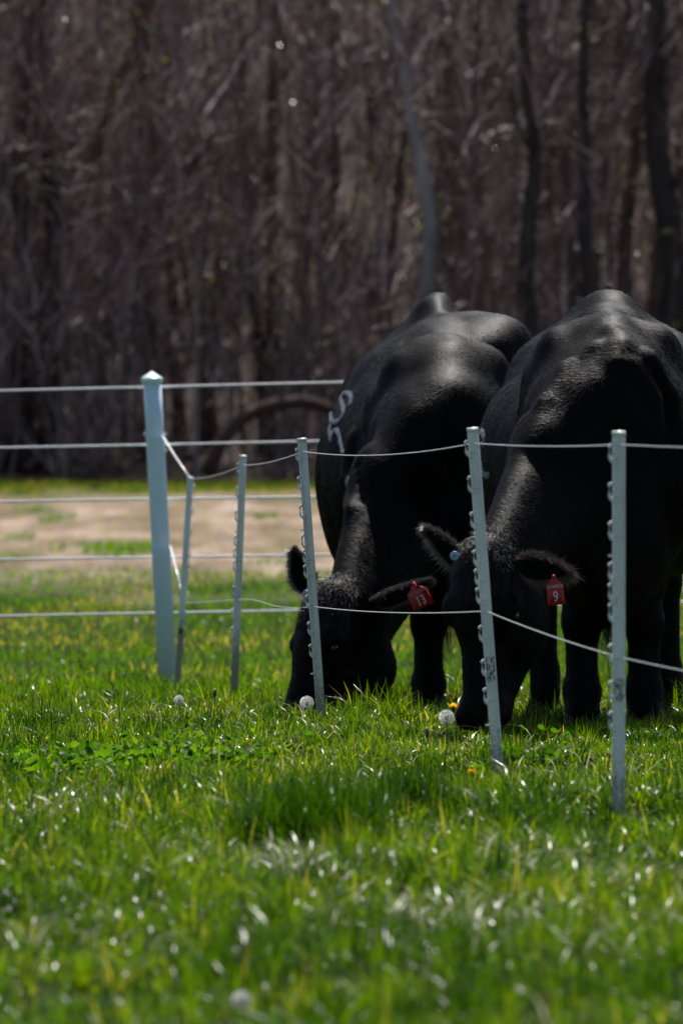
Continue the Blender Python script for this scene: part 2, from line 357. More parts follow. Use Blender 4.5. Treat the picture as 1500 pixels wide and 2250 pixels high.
# saplings, coloured leaves, and pale leaf specks added as sun glints
G = Geo()
for k in range(460):
    y = rng.uniform(110, 140); x = rng.uniform(-1, 1) * (y * .052 + 5); p0 = np.array([x, y, gz(x, y) - .05])
    B = branch_path(p0, (rng.normal(0, .10), rng.normal(0, .1), 1), rng.uniform(4, 10), 9, .05, .3); G.add(*tube(B, np.linspace(rng.uniform(.016, .07) * rng.uniform(.5, 1), .008, len(B)), 5, cap=False), a=rng.random())
tag(G.build('sapling_stems', M_sap), 'thin upright sapling stems crowding the wood', 'saplings', kind='stuff')
def hung_leaves(n, thr, sd, size, zlo=0, zhi=9.5):
    y = rng.uniform(109.5, 128, n); x = rng.uniform(-1, 1, n) * (y * .052 + 5); z = gz(x, y) + zlo + (zhi - zlo) * rng.random(n)
    k = vnoise(x, z, 1.2, sd) > thr; x, y, z = x[k], y[k], z[k]; n = len(x); c = np.stack([x, y, z], 1)
    A = rng.normal(0, 1, (n, 3)); A /= np.linalg.norm(A, axis=1)[:, None]; B = np.cross(A, rng.normal(0, 1, (n, 3))); B /= np.linalg.norm(B, axis=1)[:, None]; r_ = rng.uniform(*size, n)[:, None]
    V = np.stack([c - A * r_, c - B * r_ * .5 + A * r_ * .1, c + A * r_, c + B * r_ * .5], 1).reshape(-1, 3)
    return V, np.arange(4 * n).reshape(-1, 4), np.repeat(rng.random(n), 4)
M_glint = leafmat('glint_leaf', [(0, (.13, .085, .07)), (.6, (.28, .20, .18)), (1, (.50, .42, .44))], rough=.3, trans=.35, spec=.9, tint=(.8, .75, .8))  # pale glossy specks, added to stand for sun glints on the twigs
M_rleaf = leafmat('rusty_leaf', [(0, (.10, .03, .012)), (1, (.22, .07, .03))], trans=.5, tint=(1, .5, .3))
M_gleaf = leafmat('opening_leaf', [(0, (.09, .10, .015)), (1, (.20, .21, .04))], trans=.5, tint=(1, 1, .4))
V, f, a = hung_leaves(25000, .45, 2, (.010, .034)); tag(mesh('glint_leaves', V, f, M_glint, attrs={'tone': a}, smooth=False), 'pale leaf-shaped specks added as sun glints among the bare twigs', 'leaves', kind='stuff')
V, f, a = hung_leaves(4600, .66, 3, (.02, .045), 4, 9.5); tag(mesh('rusty_leaves', V, f, M_rleaf, attrs={'tone': a}, smooth=False), 'rust-red dead leaves high in the wood', 'leaves', kind='stuff')
V, f, a = hung_leaves(22000, .56, 4, (.015, .04)); tag(mesh('opening_leaves', V, f, M_gleaf, attrs={'tone': a}, smooth=False), 'yellow-green opening leaves among the bare twigs', 'leaves', kind='stuff')
# fallen arching bough at the wood's edge
t = thing('fallen_bough', at(560, 1040, 106), 'dark reddish-brown bough arching over the ground beyond the back fence, left of the left cow', 'fallen branch')
gq = Geo(); P = np.array([at(*p, 106) for p in [(455, 1040), (490, 965), (535, 915), (600, 890), (665, 882), (720, 895), (765, 940), (790, 1010), (800, 1060)]])
P[:, 1] += np.linspace(-.6, .8, 9)
tt = np.linspace(0, 8, 33); P = np.stack([np.interp(tt, range(9), P[:, a]) for a in range(3)], 1); P[1:-1] = (P[:-2] + P[1:-1] + P[2:]) / 3
gq.add(*tube(P, np.linspace(.13, .07, 33), 8)); gq.build('bough', bark('red_brown_bark', (.03, .014, .012), (.09, .042, .035)), t)
for k in range(12):
    u = rng.integers(6, 31); B = branch_path(P[u], (rng.normal(0, .5), rng.normal(0, .4), rng.choice([-.9, .9])), rng.uniform(.3, .9), 5, .2, 0)
    g2 = Geo(); g2.add(*tube(B, np.linspace(.025, .006, 6), 5)); g2.build('twig', M_mid, t)

# ------------------------------------------------------------ grass
def blades(n, x, y, h, wd, bend, tone, face=None, lv=(0, .35, .7, 1), curl=0, ph=None):
    z = gz(x, y) - .004; ph = rng.uniform(0, 2 * math.pi, n) if ph is None else ph; fa = ph + rng.normal(0, .5, n) + math.pi / 2
    t = np.array(lv)[None]; b = bend[:, None]
    out = h[:, None] * b * t ** 1.8; up = h[:, None] * (t - .42 * np.minimum(b, 1.6) * t ** 2.2)
    side = curl * h[:, None] * np.sin(t * 5 + ph[:, None]) * .25 if curl else 0
    wdt = wd[:, None] * (1 - t ** 2 * .93) * (.75 + .6 * t * (1 - t))
    cx = x[:, None] + out * np.cos(ph)[:, None] + side * -np.sin(ph)[:, None]; cy = y[:, None] + out * np.sin(ph)[:, None] + side * np.cos(ph)[:, None]; cz = z[:, None] + np.maximum(up, .002)
    dx = np.cos(fa)[:, None] * wdt / 2; dy = np.sin(fa)[:, None] * wdt / 2
    V = np.stack([np.stack([cx - dx, cy - dy, cz], -1), np.stack([cx + dx, cy + dy, cz], -1)], 2)   # n, lv, 2, 3
    L = len(lv); q = np.array([[a * 2, a * 2 + 1, a * 2 + 3, a * 2 + 2] for a in range(L - 1)])
    f = (np.arange(n)[:, None, None] * (2 * L) + q[None]).reshape(-1, 4)
    return V.reshape(-1, 3), f, np.repeat(tone, 2 * L)
def tuftmap(x, y):
    return np.clip(.62 * vnoise(x, y, .28, 3) + .5 * vnoise(x, y, .9, 4) + .25 * vnoise(x, y, .1, 6), 0, 1.4)
nt_ = 50000                                     # tufts, each a fan of blades from one crown
ty = 8.6 + (27.5 - 8.6) * rng.random(nt_) ** .9; tx = rng.uniform(-1, 1, nt_) * (ty * .05 + 1.1)
tm = tuftmap(tx, ty); k = rng.random(nt_) < .3 + .8 * tm; tx, ty, tm = tx[k], ty[k], tm[k]; nt_ = len(tx)
nb_ = rng.integers(4, 17, nt_); ti = np.repeat(np.arange(nt_), nb_); n = len(ti)
th_ = (.024 + .092 * tm ** 1.9) * rng.uniform(.55, 1.5, nt_); tt_ = rng.normal(.44, .20, nt_) + .45 * (vnoise(tx, ty, .5, 7) - .5)
off = rng.normal(0, 1, (n, 2)) * .008; x = tx[ti] + off[:, 0]; y = ty[ti] + off[:, 1]
PH = np.arctan2(off[:, 1], off[:, 0]) + rng.normal(0, .5, n)
h = th_[ti] * rng.uniform(.55, 1.25, n); tall = rng.random(n) < .012; h[tall] *= 1.7
h *= np.interp(y, [8, 13, 18, 20, 23, 28], [1.05, .95, .78, .75, .95, 1.0]) * np.where((x > .1) & (y > 18.3) & (y < 23.2), .64, 1) * np.where((x < .0) & (y > 22.5), .75, 1)
tone = np.clip(tt_[ti] + rng.normal(0, .12, n) + (rng.random(n) < .025) * .6, 0, 1)
V, f, a = blades(n, x, y, h, rng.uniform(.0030, .0085, n), np.abs(rng.normal(.6, .5, n)), tone, ph=PH)
tag(mesh('pasture_grass', V, f, M_grass, attrs={'tone': a}), 'bright green pasture grass of the foreground', 'grass', kind='stuff')
# tall dark tufts
TU = [(715, 1850, .12, .23, 2600), (640, 1840, .07, .2, 700), (900, 1775, .08, .18, 500), (590, 1800, .10, .10, 300), (1150, 1800, .10, .09, 300), (830, 1500, .10, .10, 500), (1190, 1540, .08, .10, 300), (270, 1495, .12, .10, 400), (90, 1560, .10, .10, 300), (1080, 1990, .09, .08, 250), (300, 1930, .09, .08, 250), (1120, 2170, .07, .08, 200), (450, 2120, .08, .07, 200), (1420, 1600, .1, .08, 250), (640, 1500, .1, .09, 250)]
XX = []; YY = []; HH = []; TT = []
for px, py, r_, h_, m_ in TU:
    d = EYE * F / (py + 35 - HZ); x0 = (px - 750) * d / F
    XX.append(x0 + rng.normal(0, r_ * .6, m_)); YY.append(d + rng.normal(0, r_ * .8, m_)); HH.append(h_ * rng.uniform(.45, 1.15, m_)); TT.append(np.clip(rng.normal(.14, .14, m_), 0, 1))
x, y, h, tone = map(np.concatenate, (XX, YY, HH, TT))
V, f, a = blades(len(x), x, y, h, rng.uniform(.003, .0055, len(x)), np.abs(rng.normal(.4, .3, len(x))), tone, lv=(0, .25, .5, .75, 1))
tag(mesh('tall_grass_tufts', V, f, M_grass, attrs={'tone': a}), 'taller darker tufts rising from the pasture grass', 'grass', kind='stuff')
# dry thatch, thrown in drifts
def straw_spots():
    out = [(1130, 1905, .16, .3, 200), (900, 1860, .10, .15, 130), (640, 1920, .28, .25, 210), (850, 1840, .12, .2, 90), (1150, 2040, .2, .25, 120), (100, 1790, .18, .3, 50), (760, 1745, .15, .2, 50), (660, 1940, .12, .2, 60), (150, 2080, .2, .4, 40), (870, 2060, .25, .5, 70), (1380, 1980, .12, .3, 50), (1350, 2120, .15, .2, 30), (450, 1560, .5, .7, 60), (1250, 1700, .35, .8, 50), (750, 1650, .9, 1.3, 60), (1400, 1560, .4, .5, 40)]
    X_, Y_ = [], []
    for px, py, sx_, sy_, m_ in out:
        d = EYE * F / (py + 20 - HZ); X_.append((px - 750) * d / F + rng.normal(0, sx_ * .5, m_)); Y_.append(d + rng.normal(0, sy_ * .7, m_))
    return np.concatenate(X_), np.concatenate(Y_)
x, y = straw_spots(); n = len(x)
V, f, a = blades(n, x, y, rng.uniform(.04, .125, n), rng.uniform(.0030, .0060, n), rng.uniform(.7, 1.9, n), rng.random(n), lv=(0, .2, .4, .6, .8, 1), curl=.10)
V[:, 2] += np.repeat(rng.uniform(.0, .045, n), 12)
tag(mesh('dry_straw', V, f, M_straw, attrs={'tone': a}), 'bleached dry straw lying in drifts on the grass', 'straw', kind='stuff')
# clover and broad weeds
cx, cy = [], []
for px, py, sx_, sy_, m_ in [(330, 1660, .22, .7, 240), (130, 1670, .22, .8, 150), (450, 1640, .2, .5, 70), (1190, 1660, .2, .6, 25)]:
    d = EYE * F / (py + 35 - HZ); cx.append((px - 750) * d / F + rng.normal(0, sx_ * .6, m_)); cy.append(d + rng.normal(0, sy_ * .5, m_))
cx, cy = np.concatenate(cx), np.concatenate(cy); n = len(cx)
G = Geo(); th = np.arange(7) * 2 * math.pi / 7
for k in range(n):
    hh = rng.uniform(.04, .085); r_ = rng.uniform(.007, .015); c = np.array([cx[k], cy[k], gz(cx[k], cy[k]) + hh]); tn = rng.random()
    for q in range(rng.integers(1, 4)):
        nrm = rng.normal(0, .55, 3) + [0, .35, 1]; nrm /= np.linalg.norm(nrm); A = np.cross(nrm, [1, 0, 0]); A /= np.linalg.norm(A); B = np.cross(nrm, A)
        cc = c + rng.normal(0, .008, 3); el = rng.uniform(.6, 1)
        V = np.vstack([cc - nrm * r_ * .25, cc + r_ * (np.cos(th)[:, None] * A + np.sin(th)[:, None] * B * el)])
        G.add(V, f3=[[0, 1 + a_, 1 + (a_ + 1) % 7] for a_ in range(7)], a=tn)
tag(G.build('clover_patch', M_clover), 'low round-leaved clover and weeds growing in the grass', 'weeds', kind='stuff')
# grass of the field beyond
n = 230000; y = 26.5 + 82 * rng.random(n) ** 1.35; x = rng.uniform(-1, 1, n) * (y * .053 + 4)
yy = y + 26 * (vnoise(x, y, 3.2, 1) * .5 + vnoise(x, y, 1.1, 2) * .5) - 13
dry = (yy > 60) & (yy < 97) & ~(((x + 2.1) / .4) ** 2 + ((y - 66) / 3.5) ** 2 < 1) & (vnoise(x, y * .12, .6, 3) < .80)
dry2 = (((y > 41) & (y < 58) & (vnoise(x, y * .15, .9, 5) > .42)) | ((y > 31) & (y < 37) & (vnoise(x, y * .4, .7, 6) + .35 * np.exp(-((x + .45) / .5) ** 2) > .62))) & (rng.random(n) < .33)
k = ~(dry & (rng.random(n) < .5)); x, y, dry, dry2 = x[k], y[k], dry[k], dry2[k]; n = len(x)
tone = np.where(dry, rng.uniform(.68, 1, n), np.clip(rng.normal(.35, .15, n), 0, .62)); tone = np.where((y > 98) & (rng.random(n) < .7), np.where(rng.random(n) < .5, rng.uniform(.0, .15, n), rng.uniform(.7, .85, n)), tone); tone = np.where(dry2, rng.uniform(.82, 1, n), tone)
h = rng.uniform(.03, .09, n) * np.where((((x + 2.1) / .4) ** 2 + ((y - 66) / 3.5) ** 2 < 1), 1.6, 1) * np.where(dry, .45, 1) * np.where(y > 98, 1.2, 1)
V, f, a = blades(n, x, y, h, rng.uniform(.004, .010, n) * np.interp(y, [26, 60, 110], [.7, 1.3, 2]), np.abs(rng.normal(.6, .4, n)), tone, lv=(0, .5, 1))
gl = rng.random(n) < np.interp(y, [27, 45, 60], [.09, .05, .006])   # a few glossy blades that glint
V2, f2, a2 = blades(int(gl.sum()), x[gl], y[gl], h[gl] * 1.5, rng.uniform(.006, .012, gl.sum()), rng.uniform(.3, 1.2, gl.sum()), rng.random(gl.sum()) * .9)
tag(mesh('shiny_field_grass', V2, f2, M_grass, attrs={'tone': a2}), 'glinting blades scattered through the far field grass', 'grass', kind='stuff')
tag(mesh('field_grass', V, f, M_farg, attrs={'tone': a}), 'green and straw-coloured grass of the field beyond the crest', 'grass', kind='stuff')

# ------------------------------------------------------------ fences
# permanent fence: leaning round vinyl post and five coated wires
DF = 34.0
pb = at(370, 1530, DF); pb[2] = gz(pb[0], DF) - .05; pt = at(334, 830, DF)
fence = thing('pasture_fence', (pb[0], DF, gz(pb[0], DF)), 'permanent fence of five white wires with a leaning round white post', 'fence')
ax = (pt - pb); Lp = np.linalg.norm(ax); ax /= Lp
Pp = lambda s: pb + ax * s
ra = .046
g = Geo(); prof = [(0, ra), (Lp * .30, ra), (Lp * .30 + .004, ra * 1.0)]
sj1, sj2 = (1530 - 1200) / 700 * Lp, (1530 - 957) / 700 * Lp
sp = np.array([0, sj1 - .01, sj1, sj1 + .004, sj1 + .014, sj2 - .01, sj2, sj2 + .004, sj2 + .014, Lp]); rr = np.array([ra * 1.02, ra * 1.03, ra * 1.03, ra, ra, ra, ra, ra * .965, ra * .965, ra * .965])
g.add(*tube([Pp(s) for s in sp], rr, 28)); post = g.build('post', M_pvc, fence)
g = Geo(); g.add(*tube([Pp(Lp - .03), Pp(Lp - .028), Pp(Lp - .002), Pp(Lp)], [ra * 1.0, ra * 1.13, ra * 1.13, ra * 1.06], 28))
top = Pp(Lp + .034); n8 = 8; th = np.arange(n8) * 2 * math.pi / n8
g.add(np.vstack([[Pp(Lp + .0005) + ra * 1.12 * np.array([math.cos(a), math.sin(a), 0]) for a in th], top]), f3=[[a, (a + 1) % n8, n8] for a in range(n8)])
g.build('cap', M_pvc, post, smooth=False)
for s_, sgn in ((sj2 + .005, -1), (sj2 - .0, 1), (sj2 - .08, 1)):
    g = Geo(); c = Pp(s_) + np.array([sgn * (ra + .004), -.01, 0]); g.add(*tube([c - [0, 0, .012], c, c + [0, 0, .012]], [.004, .008, .004], 8)); g.build('insulator', M_pvc, post)
for (ya, yb) in ((857, 826), (982, 956), (1104, 1078), (1231, 1203), (1356, 1322)):
    g = Geo(); a = at(0, ya, DF + .06); b = at(1500, yb, DF + .06); dirn = b - a
    P = np.array([a + dirn * q for q in np.linspace(-2.2, 2.6, 60)]); P[:, 2] += .004 * np.sin(np.linspace(0, 20, 60) + ya)
    g.add(*tube(P, .0056, 8)); g.build('wire', M_wire2, fence)

# step-in posts of the temporary electric fence
PG = 'white plastic step-in posts of the temporary fence'
#      top px,py  base px,py   depth  width m  label   clip side
POSTS = [
 ((418, 1050), (388, 1535), 32.4, .030, 'farthest step-in post, leaning against the view of the white corner post', 1, 'dark'),
 ((534, 1003), (514, 1535), 28.2, .030, 'second farthest step-in post, standing alone left of the left cow', -1, None),
 ((663, 966), (706, 1585), 22.9, .0305, 'step-in post leaning in front of the face of the left cow', -1, None),
 ((1038, 944), (1097, 1730), 18.2, .0300, 'step-in post with smudged black print, leaning before the face of the right cow', -1, 'black'),
 ((1359, 952), (1359, 1815), 16.1, .0305, 'nearest and tallest-looking step-in post, upright before the chest of the right cow', -1, 'grey')]
CL = [.045, .14, .235, .335, .385, .435, .535, .625, .70]        # clip positions as fractions down from the top
tops = []
def post_mesh(A, Bz, wd):
    """ribbed plastic upright: flat face, rounded rib behind"""
    ax_ = (Bz - A) / np.linalg.norm(Bz - A); sx_ = np.cross(ax_, [0, 1, 0]); sx_ /= np.linalg.norm(sx_); sy_ = np.cross(sx_, ax_)
    if sy_[1] > 0: sy_ = -sy_
    if sx_[0] < 0: sx_ = -sx_
    h_ = wd / 2
    prof = np.array([(-h_, .003), (-h_ * .93, .0055), (-h_ * .72, .006), (-h_ * .6, .0045), (h_ * .6, .0045), (h_ * .72, .006), (h_ * .93, .0055), (h_, .003), (h_, -.003), (h_ * .3, -.0045), (h_ * .22, -.014), (-h_ * .22, -.014), (-h_ * .3, -.0045), (-h_, -.003)])
    m_ = len(prof); ss = [0, .003, .5, 1]; sc_ = [.9, 1, 1, 1]
    V = np.array([A + (Bz - A) * s + sx_ * p[0] * c + sy_ * p[1] * c for s, c in zip(ss, sc_) for p in prof])
    f = [[r_ * m_ + j, r_ * m_ + (j + 1) % m_, (r_ + 1) * m_ + (j + 1) % m_, (r_ + 1) * m_ + j] for r_ in range(3) for j in range(m_)]
    V = np.vstack([V, A]); f3 = [[len(V) - 1, j, (j + 1) % m_] for j in range(m_)]
    return V, f, f3, ax_, sx_, sy_
for (t0, b0, d, wd, lab, side, mark) in POSTS:
    A = at(*t0, d); B = at(*b0, d); gr = gz(B[0], d); B = A + (B - A) * ((A[2] - gr + .04) / (A[2] - B[2]))
    tp = thing('step_in_post', (B[0], d, gr), lab, 'fence post', PG)
    V, f, f3, ax_, sx_, sy_ = post_mesh(A, B, wd); L = np.linalg.norm(B - A)
    g = Geo(); g.add(V, f, f3)
    g.add(*box(A + ax_ * .003 - sy_ * .002, [wd * .48, .0085, .0045], np.stack([sx_, sy_, ax_], 1)))
    g.build('upright', M_post, tp, smooth=False)
    g = Geo(); Vb, fb = box([0, 0, 0], [1, 1, 1]); sc2 = np.where(Vb[:, 2:] > 0, 1.0, 0) ; Vc = Vb[:, :1] * (wd * .56 - sc2 * .002) * sx_ + Vb[:, 1:2] * (.0105 - sc2 * .0065) * sy_ - (Vb[:, 2:] * .0042 + .002) * ax_ + A - sy_ * .002
    g.add(Vc, fb); g.build('top_cap', M_post, tp, smooth=False)
    tops.append((A, B, ax_, sx_, sy_, L, side, wd, d))
    for q in CL:
        c = A + ax_ * (q * L) + sx_ * side * (wd / 2 - .001) + sy_ * .003
        o_ = sx_ * side
        pts = [c - ax_ * .016 - o_ * .003, c - ax_ * .016 + o_ * .006, c - ax_ * .013 + o_ * .008, c + ax_ * .010 + o_ * .008, c + ax_ * .018 + o_ * .006, c + ax_ * .026 - o_ * .001, c + ax_ * .030 - o_ * .008]
        g = Geo(); g.add(*tube(pts, .0038, 8)); 
        s2 = c + ax_ * .014; g.add(*tube([s2 - o_ * .004 + sy_ * .002, s2 - o_ * .010 + sy_ * .0045, s2 - o_ * .014 + ax_ * .002 + sy_ * .006], [.0022, .0024, .0016], 6))
        g.build('clip', M_post, tp)
    for q in (.30, .78):
        c = A + ax_ * (q * L) + sx_ * side * (wd / 2 + .004) ; g = Geo(); g.add(*box(c, [.006, .004, .0022], np.stack([sx_, sy_, ax_], 1))); g.build('lug', M_post, tp, smooth=False)
    if mark:
        g = Geo(); mm = {'black': M_ink, 'grey': M_inkgrey, 'dark': M_ink}[mark]
        q0, q1 = {'black': (.60, .665), 'grey': (.60, .655), 'dark': (.685, .71)}[mark]
        for k in range(70):
            row = rng.choice([-.42, -.12, .15, .42]); s_ = rng.uniform(q0, q1); c = A + ax_ * s_ * L + sx_ * (row * wd * .72 + rng.normal(0, .0006)) + sy_ * (.0054)
            Mx = np.stack([sx_, sy_, ax_], 1); an = rng.uniform(-.8, .8); Rr = np.array([[math.cos(an), 0, -math.sin(an)], [0, 1, 0], [math.sin(an), 0, math.cos(an)]])
            g.add(*box(c, [rng.uniform(.0006, .0014), .0008, rng.uniform(.0012, .0034)], Mx @ Rr))
        g.build('worn_print', mm, tp, smooth=False)

def catenary(P, sag, m=14):
    out = []
    for k in range(len(P) - 1):
        t_ = np.linspace(0, 1, m, endpoint=False)
        q = P[k] + np.outer(t_, P[k + 1] - P[k]); q[:, 2] -= sag[k] * 4 * t_ * (1 - t_); out.append(q)
    return np.vstack(out + [[P[-1]]])
def twisted(P, r):
    g = Geo(); n_ = len(P); S_ = np.concatenate([[0], np.cumsum(np.linalg.norm(np.diff(P, axis=0), axis=1))])
    m = int(min(S_[-1] / .012, 2600)); s = np.linspace(0, S_[-1], m); Q = np.stack([np.interp(s, S_, P[:, a]) for a in range(3)], 1)
    for k in range(2):
        ph = s / .011 + k * math.pi; Q2 = Q + np.stack([np.zeros(m), np.cos(ph) * r * .55, np.sin(ph) * r * .55], 1)
        g.add(*tube(Q2, r * .7, 5))
    return g
def onpost(k, py):        # the point of post k's clip at this picture row
    A, B, ax_, sx_, sy_, L, side, wd, d = tops[k]
    z = at(0, py, d)[2]; s = (A[2] - z) / (A[2] - B[2]); return A + (B - A) * s + sy_ * .009
strap = Geo(); 
pk = at(357, 958, DF - .05); 
U = [onpost(0, 1052), onpost(1, 1022), onpost(2, 992), onpost(3, 974), onpost(4, 977), at(2050, 986, 14.2)]
Lw = [onpost(0, 1326), onpost(1, 1318), onpost(2, 1333), onpost(3, 1343), onpost(4, 1444), at(2050, 1558, 14.2)]
P = catenary(U, [.014, .012, .022, .006, .006]); g = twisted(P, .0015)
g.add(*tube([pk, (pk + U[0]) / 2 - [0, 0, .004], U[0]], .0048, 6))
tag(g.build('polywire', M_wire, origin=U[2]), 'upper white electric polywire strung along the tops of the step-in posts', 'wire')
P = catenary(Lw, [.0, .0, .012, .006, .01])
P[14:28] = catenary([Lw[1], at(560, 1317, 27), at(600, 1333, 26), at(650, 1337, 25), Lw[2]], [0, .0, .0, .0], 4)[np.linspace(0, 16, 15).astype(int)[:14]]
sm = P.copy()
for _ in range(3): sm[15:28] = (sm[14:27] + sm[15:28] * 2 + sm[16:29]) / 4
g = twisted(sm, .0015); pl = at(374, 1200, DF - .05); g.add(*tube([pl, at(395, 1283, 32.5)], .0042, 6)); g.add(*tube([at(395, 1283, 32.5), Lw[0]], .0022, 5))
tag(g.build('polywire', M_wire, origin=Lw[2]), 'lower white electric polywire, sagging down to the right post', 'wire')

# ------------------------------------------------------------ cows
def surface_nets(f, org, h):
    s = f < 0; nx_, ny_, nz_ = f.shape
    c = [s[a:nx_ - 1 + a, b:ny_ - 1 + b, d:nz_ - 1 + d] for a in (0, 1) for b in (0, 1) for d in (0, 1)]
    cnt = sum(x.astype(np.int8) for x in c); act = (cnt > 0) & (cnt < 8)
    I = np.argwhere(act); idx = -np.ones(act.shape, np.int64); idx[act] = np.arange(len(I))
    acc = np.zeros((len(I), 3)); num = np.zeros(len(I))
    cor = np.array([[a, b, d] for a in (0, 1) for b in (0, 1) for d in (0, 1)])
    vals = [f[I[:, 0] + q[0], I[:, 1] + q[1], I[:, 2] + q[2]] for q in cor]
    for p in range(8):
        for q in range(p + 1, 8):
            if abs(cor[p] - cor[q]).sum() != 1: continue
            a, b = vals[p], vals[q]; m = (a < 0) != (b < 0); t_ = np.where(m, a / np.where(m, a - b, 1), 0)
            acc += m[:, None] * (cor[p] + t_[:, None] * (cor[q] - cor[p])); num += m
    V = (I + acc / num[:, None]) * h + org
    Fs = []
    for ax_ in range(3):
        sl0 = [slice(1, -1)] * 3; sl0[ax_] = slice(0, -1); sl1 = list(sl0); sl1[ax_] = slice(1, None)
        a = s[tuple(sl0)]; b = s[tuple(sl1)]; E = np.argwhere(a != b); off = np.ones(3, int); off[ax_] = 0; E = E + off
        ins = s[E[:, 0], E[:, 1], E[:, 2]]
        u, v = [(1, 2), (2, 0), (0, 1)][ax_]; du = np.zeros(3, int); du[u] = 1; dv = np.zeros(3, int); dv[v] = 1
        g_ = lambda e: idx[e[:, 0], e[:, 1], e[:, 2]]
        q = np.stack([g_(E - du - dv), g_(E - dv), g_(E), g_(E - du)], 1); q[~ins] = q[~ins][:, ::-1]; Fs.append(q)
    return V, np.concatenate(Fs)
class SDF:
    def __init__(s, lo, hi, h):
        s.h = h; s.org = np.array(lo, float); n_ = np.ceil((np.array(hi) - lo) / h).astype(int) + 1
        s.ax = [lo[a] + np.arange(n_[a]) * h for a in range(3)]; s.f = np.full(tuple(n_), 1.0)
    def _win(s, lo, hi):
        sl = tuple(slice(max(0, int((lo[a] - s.org[a]) / s.h)), min(len(s.ax[a]), int((hi[a] - s.org[a]) / s.h) + 2)) for a in range(3))
        return sl, np.stack(np.meshgrid(*[s.ax[a][sl[a]] for a in range(3)], indexing='ij'), -1)
    def _mix(s, sl, d, k, sub=False):
        f = s.f[sl]
        if sub: d = -d; hh = np.clip(.5 - .5 * (f - d) / k, 0, 1); s.f[sl] = f * (1 - hh) + d * hh + k * hh * (1 - hh)
        else: hh = np.clip(.5 + .5 * (f - d) / k, 0, 1); s.f[sl] = f * (1 - hh) + d * hh - k * hh * (1 - hh)
    def ell(s, c, r, k=.05, M=None, sub=False):
        c = np.array(c, float); r = np.array(r, float); R_ = r.max() + 2 * k + .03
        sl, P = s._win(c - R_, c + R_); q = P - c
        if M is not None: q = q @ np.asarray(M)              # columns of M are the ellipsoid's own axes
        k0 = np.sqrt(((q / r) ** 2).sum(-1)) + 1e-9; k1 = np.sqrt(((q / r ** 2) ** 2).sum(-1)) + 1e-9
        s._mix(sl, k0 * (k0 - 1) / k1, k, sub)
    def cap(s, a, b, ra, rb, lat=(1, 0, 0), k=.05):
        """tapered limb from a to b; ra/rb = (across lat, the other way) radii"""
        a, b = np.array(a, float), np.array(b, float); ra, rb = np.broadcast_to(ra, (2,)), np.broadcast_to(rb, (2,))
        R_ = max(ra.max(), rb.max()) + 2 * k + .03; sl, P = s._win(np.minimum(a, b) - R_, np.maximum(a, b) + R_)
        d = b - a; L = np.linalg.norm(d); u = d / L; l = np.array(lat, float); l -= u * (l @ u); l /= np.linalg.norm(l); m = np.cross(u, l)
        q = P - a; t_ = np.clip((q @ u) / L, 0, 1); q = q - t_[..., None] * d
        rl = ra[0] + (rb[0] - ra[0]) * t_; rm = ra[1] + (rb[1] - ra[1]) * t_; rx = np.minimum(rl, rm)
        A, B, C = q @ l, q @ m, q @ u
        k0 = np.sqrt((A / rl) ** 2 + (B / rm) ** 2 + (C / rx) ** 2) + 1e-9; k1 = np.sqrt((A / rl ** 2) ** 2 + (B / rm ** 2) ** 2 + (C / rx ** 2) ** 2) + 1e-9
        s._mix(sl, k0 * (k0 - 1) / k1, k)

def hair(roots, dirs, L, r=.0006, bendv=(0, 0, -.3), seg=3):
    """slivers of hair as three-sided tapering tubes, vectorised"""
    n_ = len(roots); dirs = dirs / (np.linalg.norm(dirs, axis=1)[:, None] + 1e-9); t_ = np.linspace(0, 1, seg + 1)
    P = roots[:, None] + dirs[:, None] * (L[:, None] * t_)[..., None] + np.array(bendv) * (L[:, None] * t_ ** 2)[..., None]
    A = np.cross(dirs, [.3, .5, .8]); A /= np.linalg.norm(A, axis=1)[:, None]; B = np.cross(A, dirs); th = np.arange(3) * 2.094
    rr = r * (1 - t_ * .85)
    V = P[:, :, None] + rr[None, :, None, None] * (A[:, None, None] * np.cos(th)[None, None, :, None] + B[:, None, None] * np.sin(th)[None, None, :, None])
    q = np.array([[a * 3 + b, a * 3 + (b + 1) % 3, a * 3 + 3 + (b + 1) % 3, a * 3 + 3 + b] for a in range(seg) for b in range(3)])
    return V.reshape(-1, 3), (np.arange(n_)[:, None, None] * (3 * (seg + 1)) + q[None]).reshape(-1, 4)

def unit(v): v = np.array(v, float); return v / np.linalg.norm(v)
def text(body, size, mt, parent, M, loc, name):
    c = bpy.data.curves.new(name, 'FONT'); c.body = body; c.size = size; c.align_x = 'CENTER'; c.align_y = 'CENTER'; c.extrude = .0004; c.offset = size * .012
    c.materials.append(mt); tmp = bpy.data.objects.new(name, c); S.collection.objects.link(tmp)
    me = bpy.data.meshes.new_from_object(tmp.evaluated_get(bpy.context.evaluated_depsgraph_get())); bpy.data.objects.remove(tmp); me.name = name
    o = bpy.data.objects.new(name, me); link(o, parent)
    o.matrix_local = Matrix.Translation(Vector(loc)) @ M
    return o

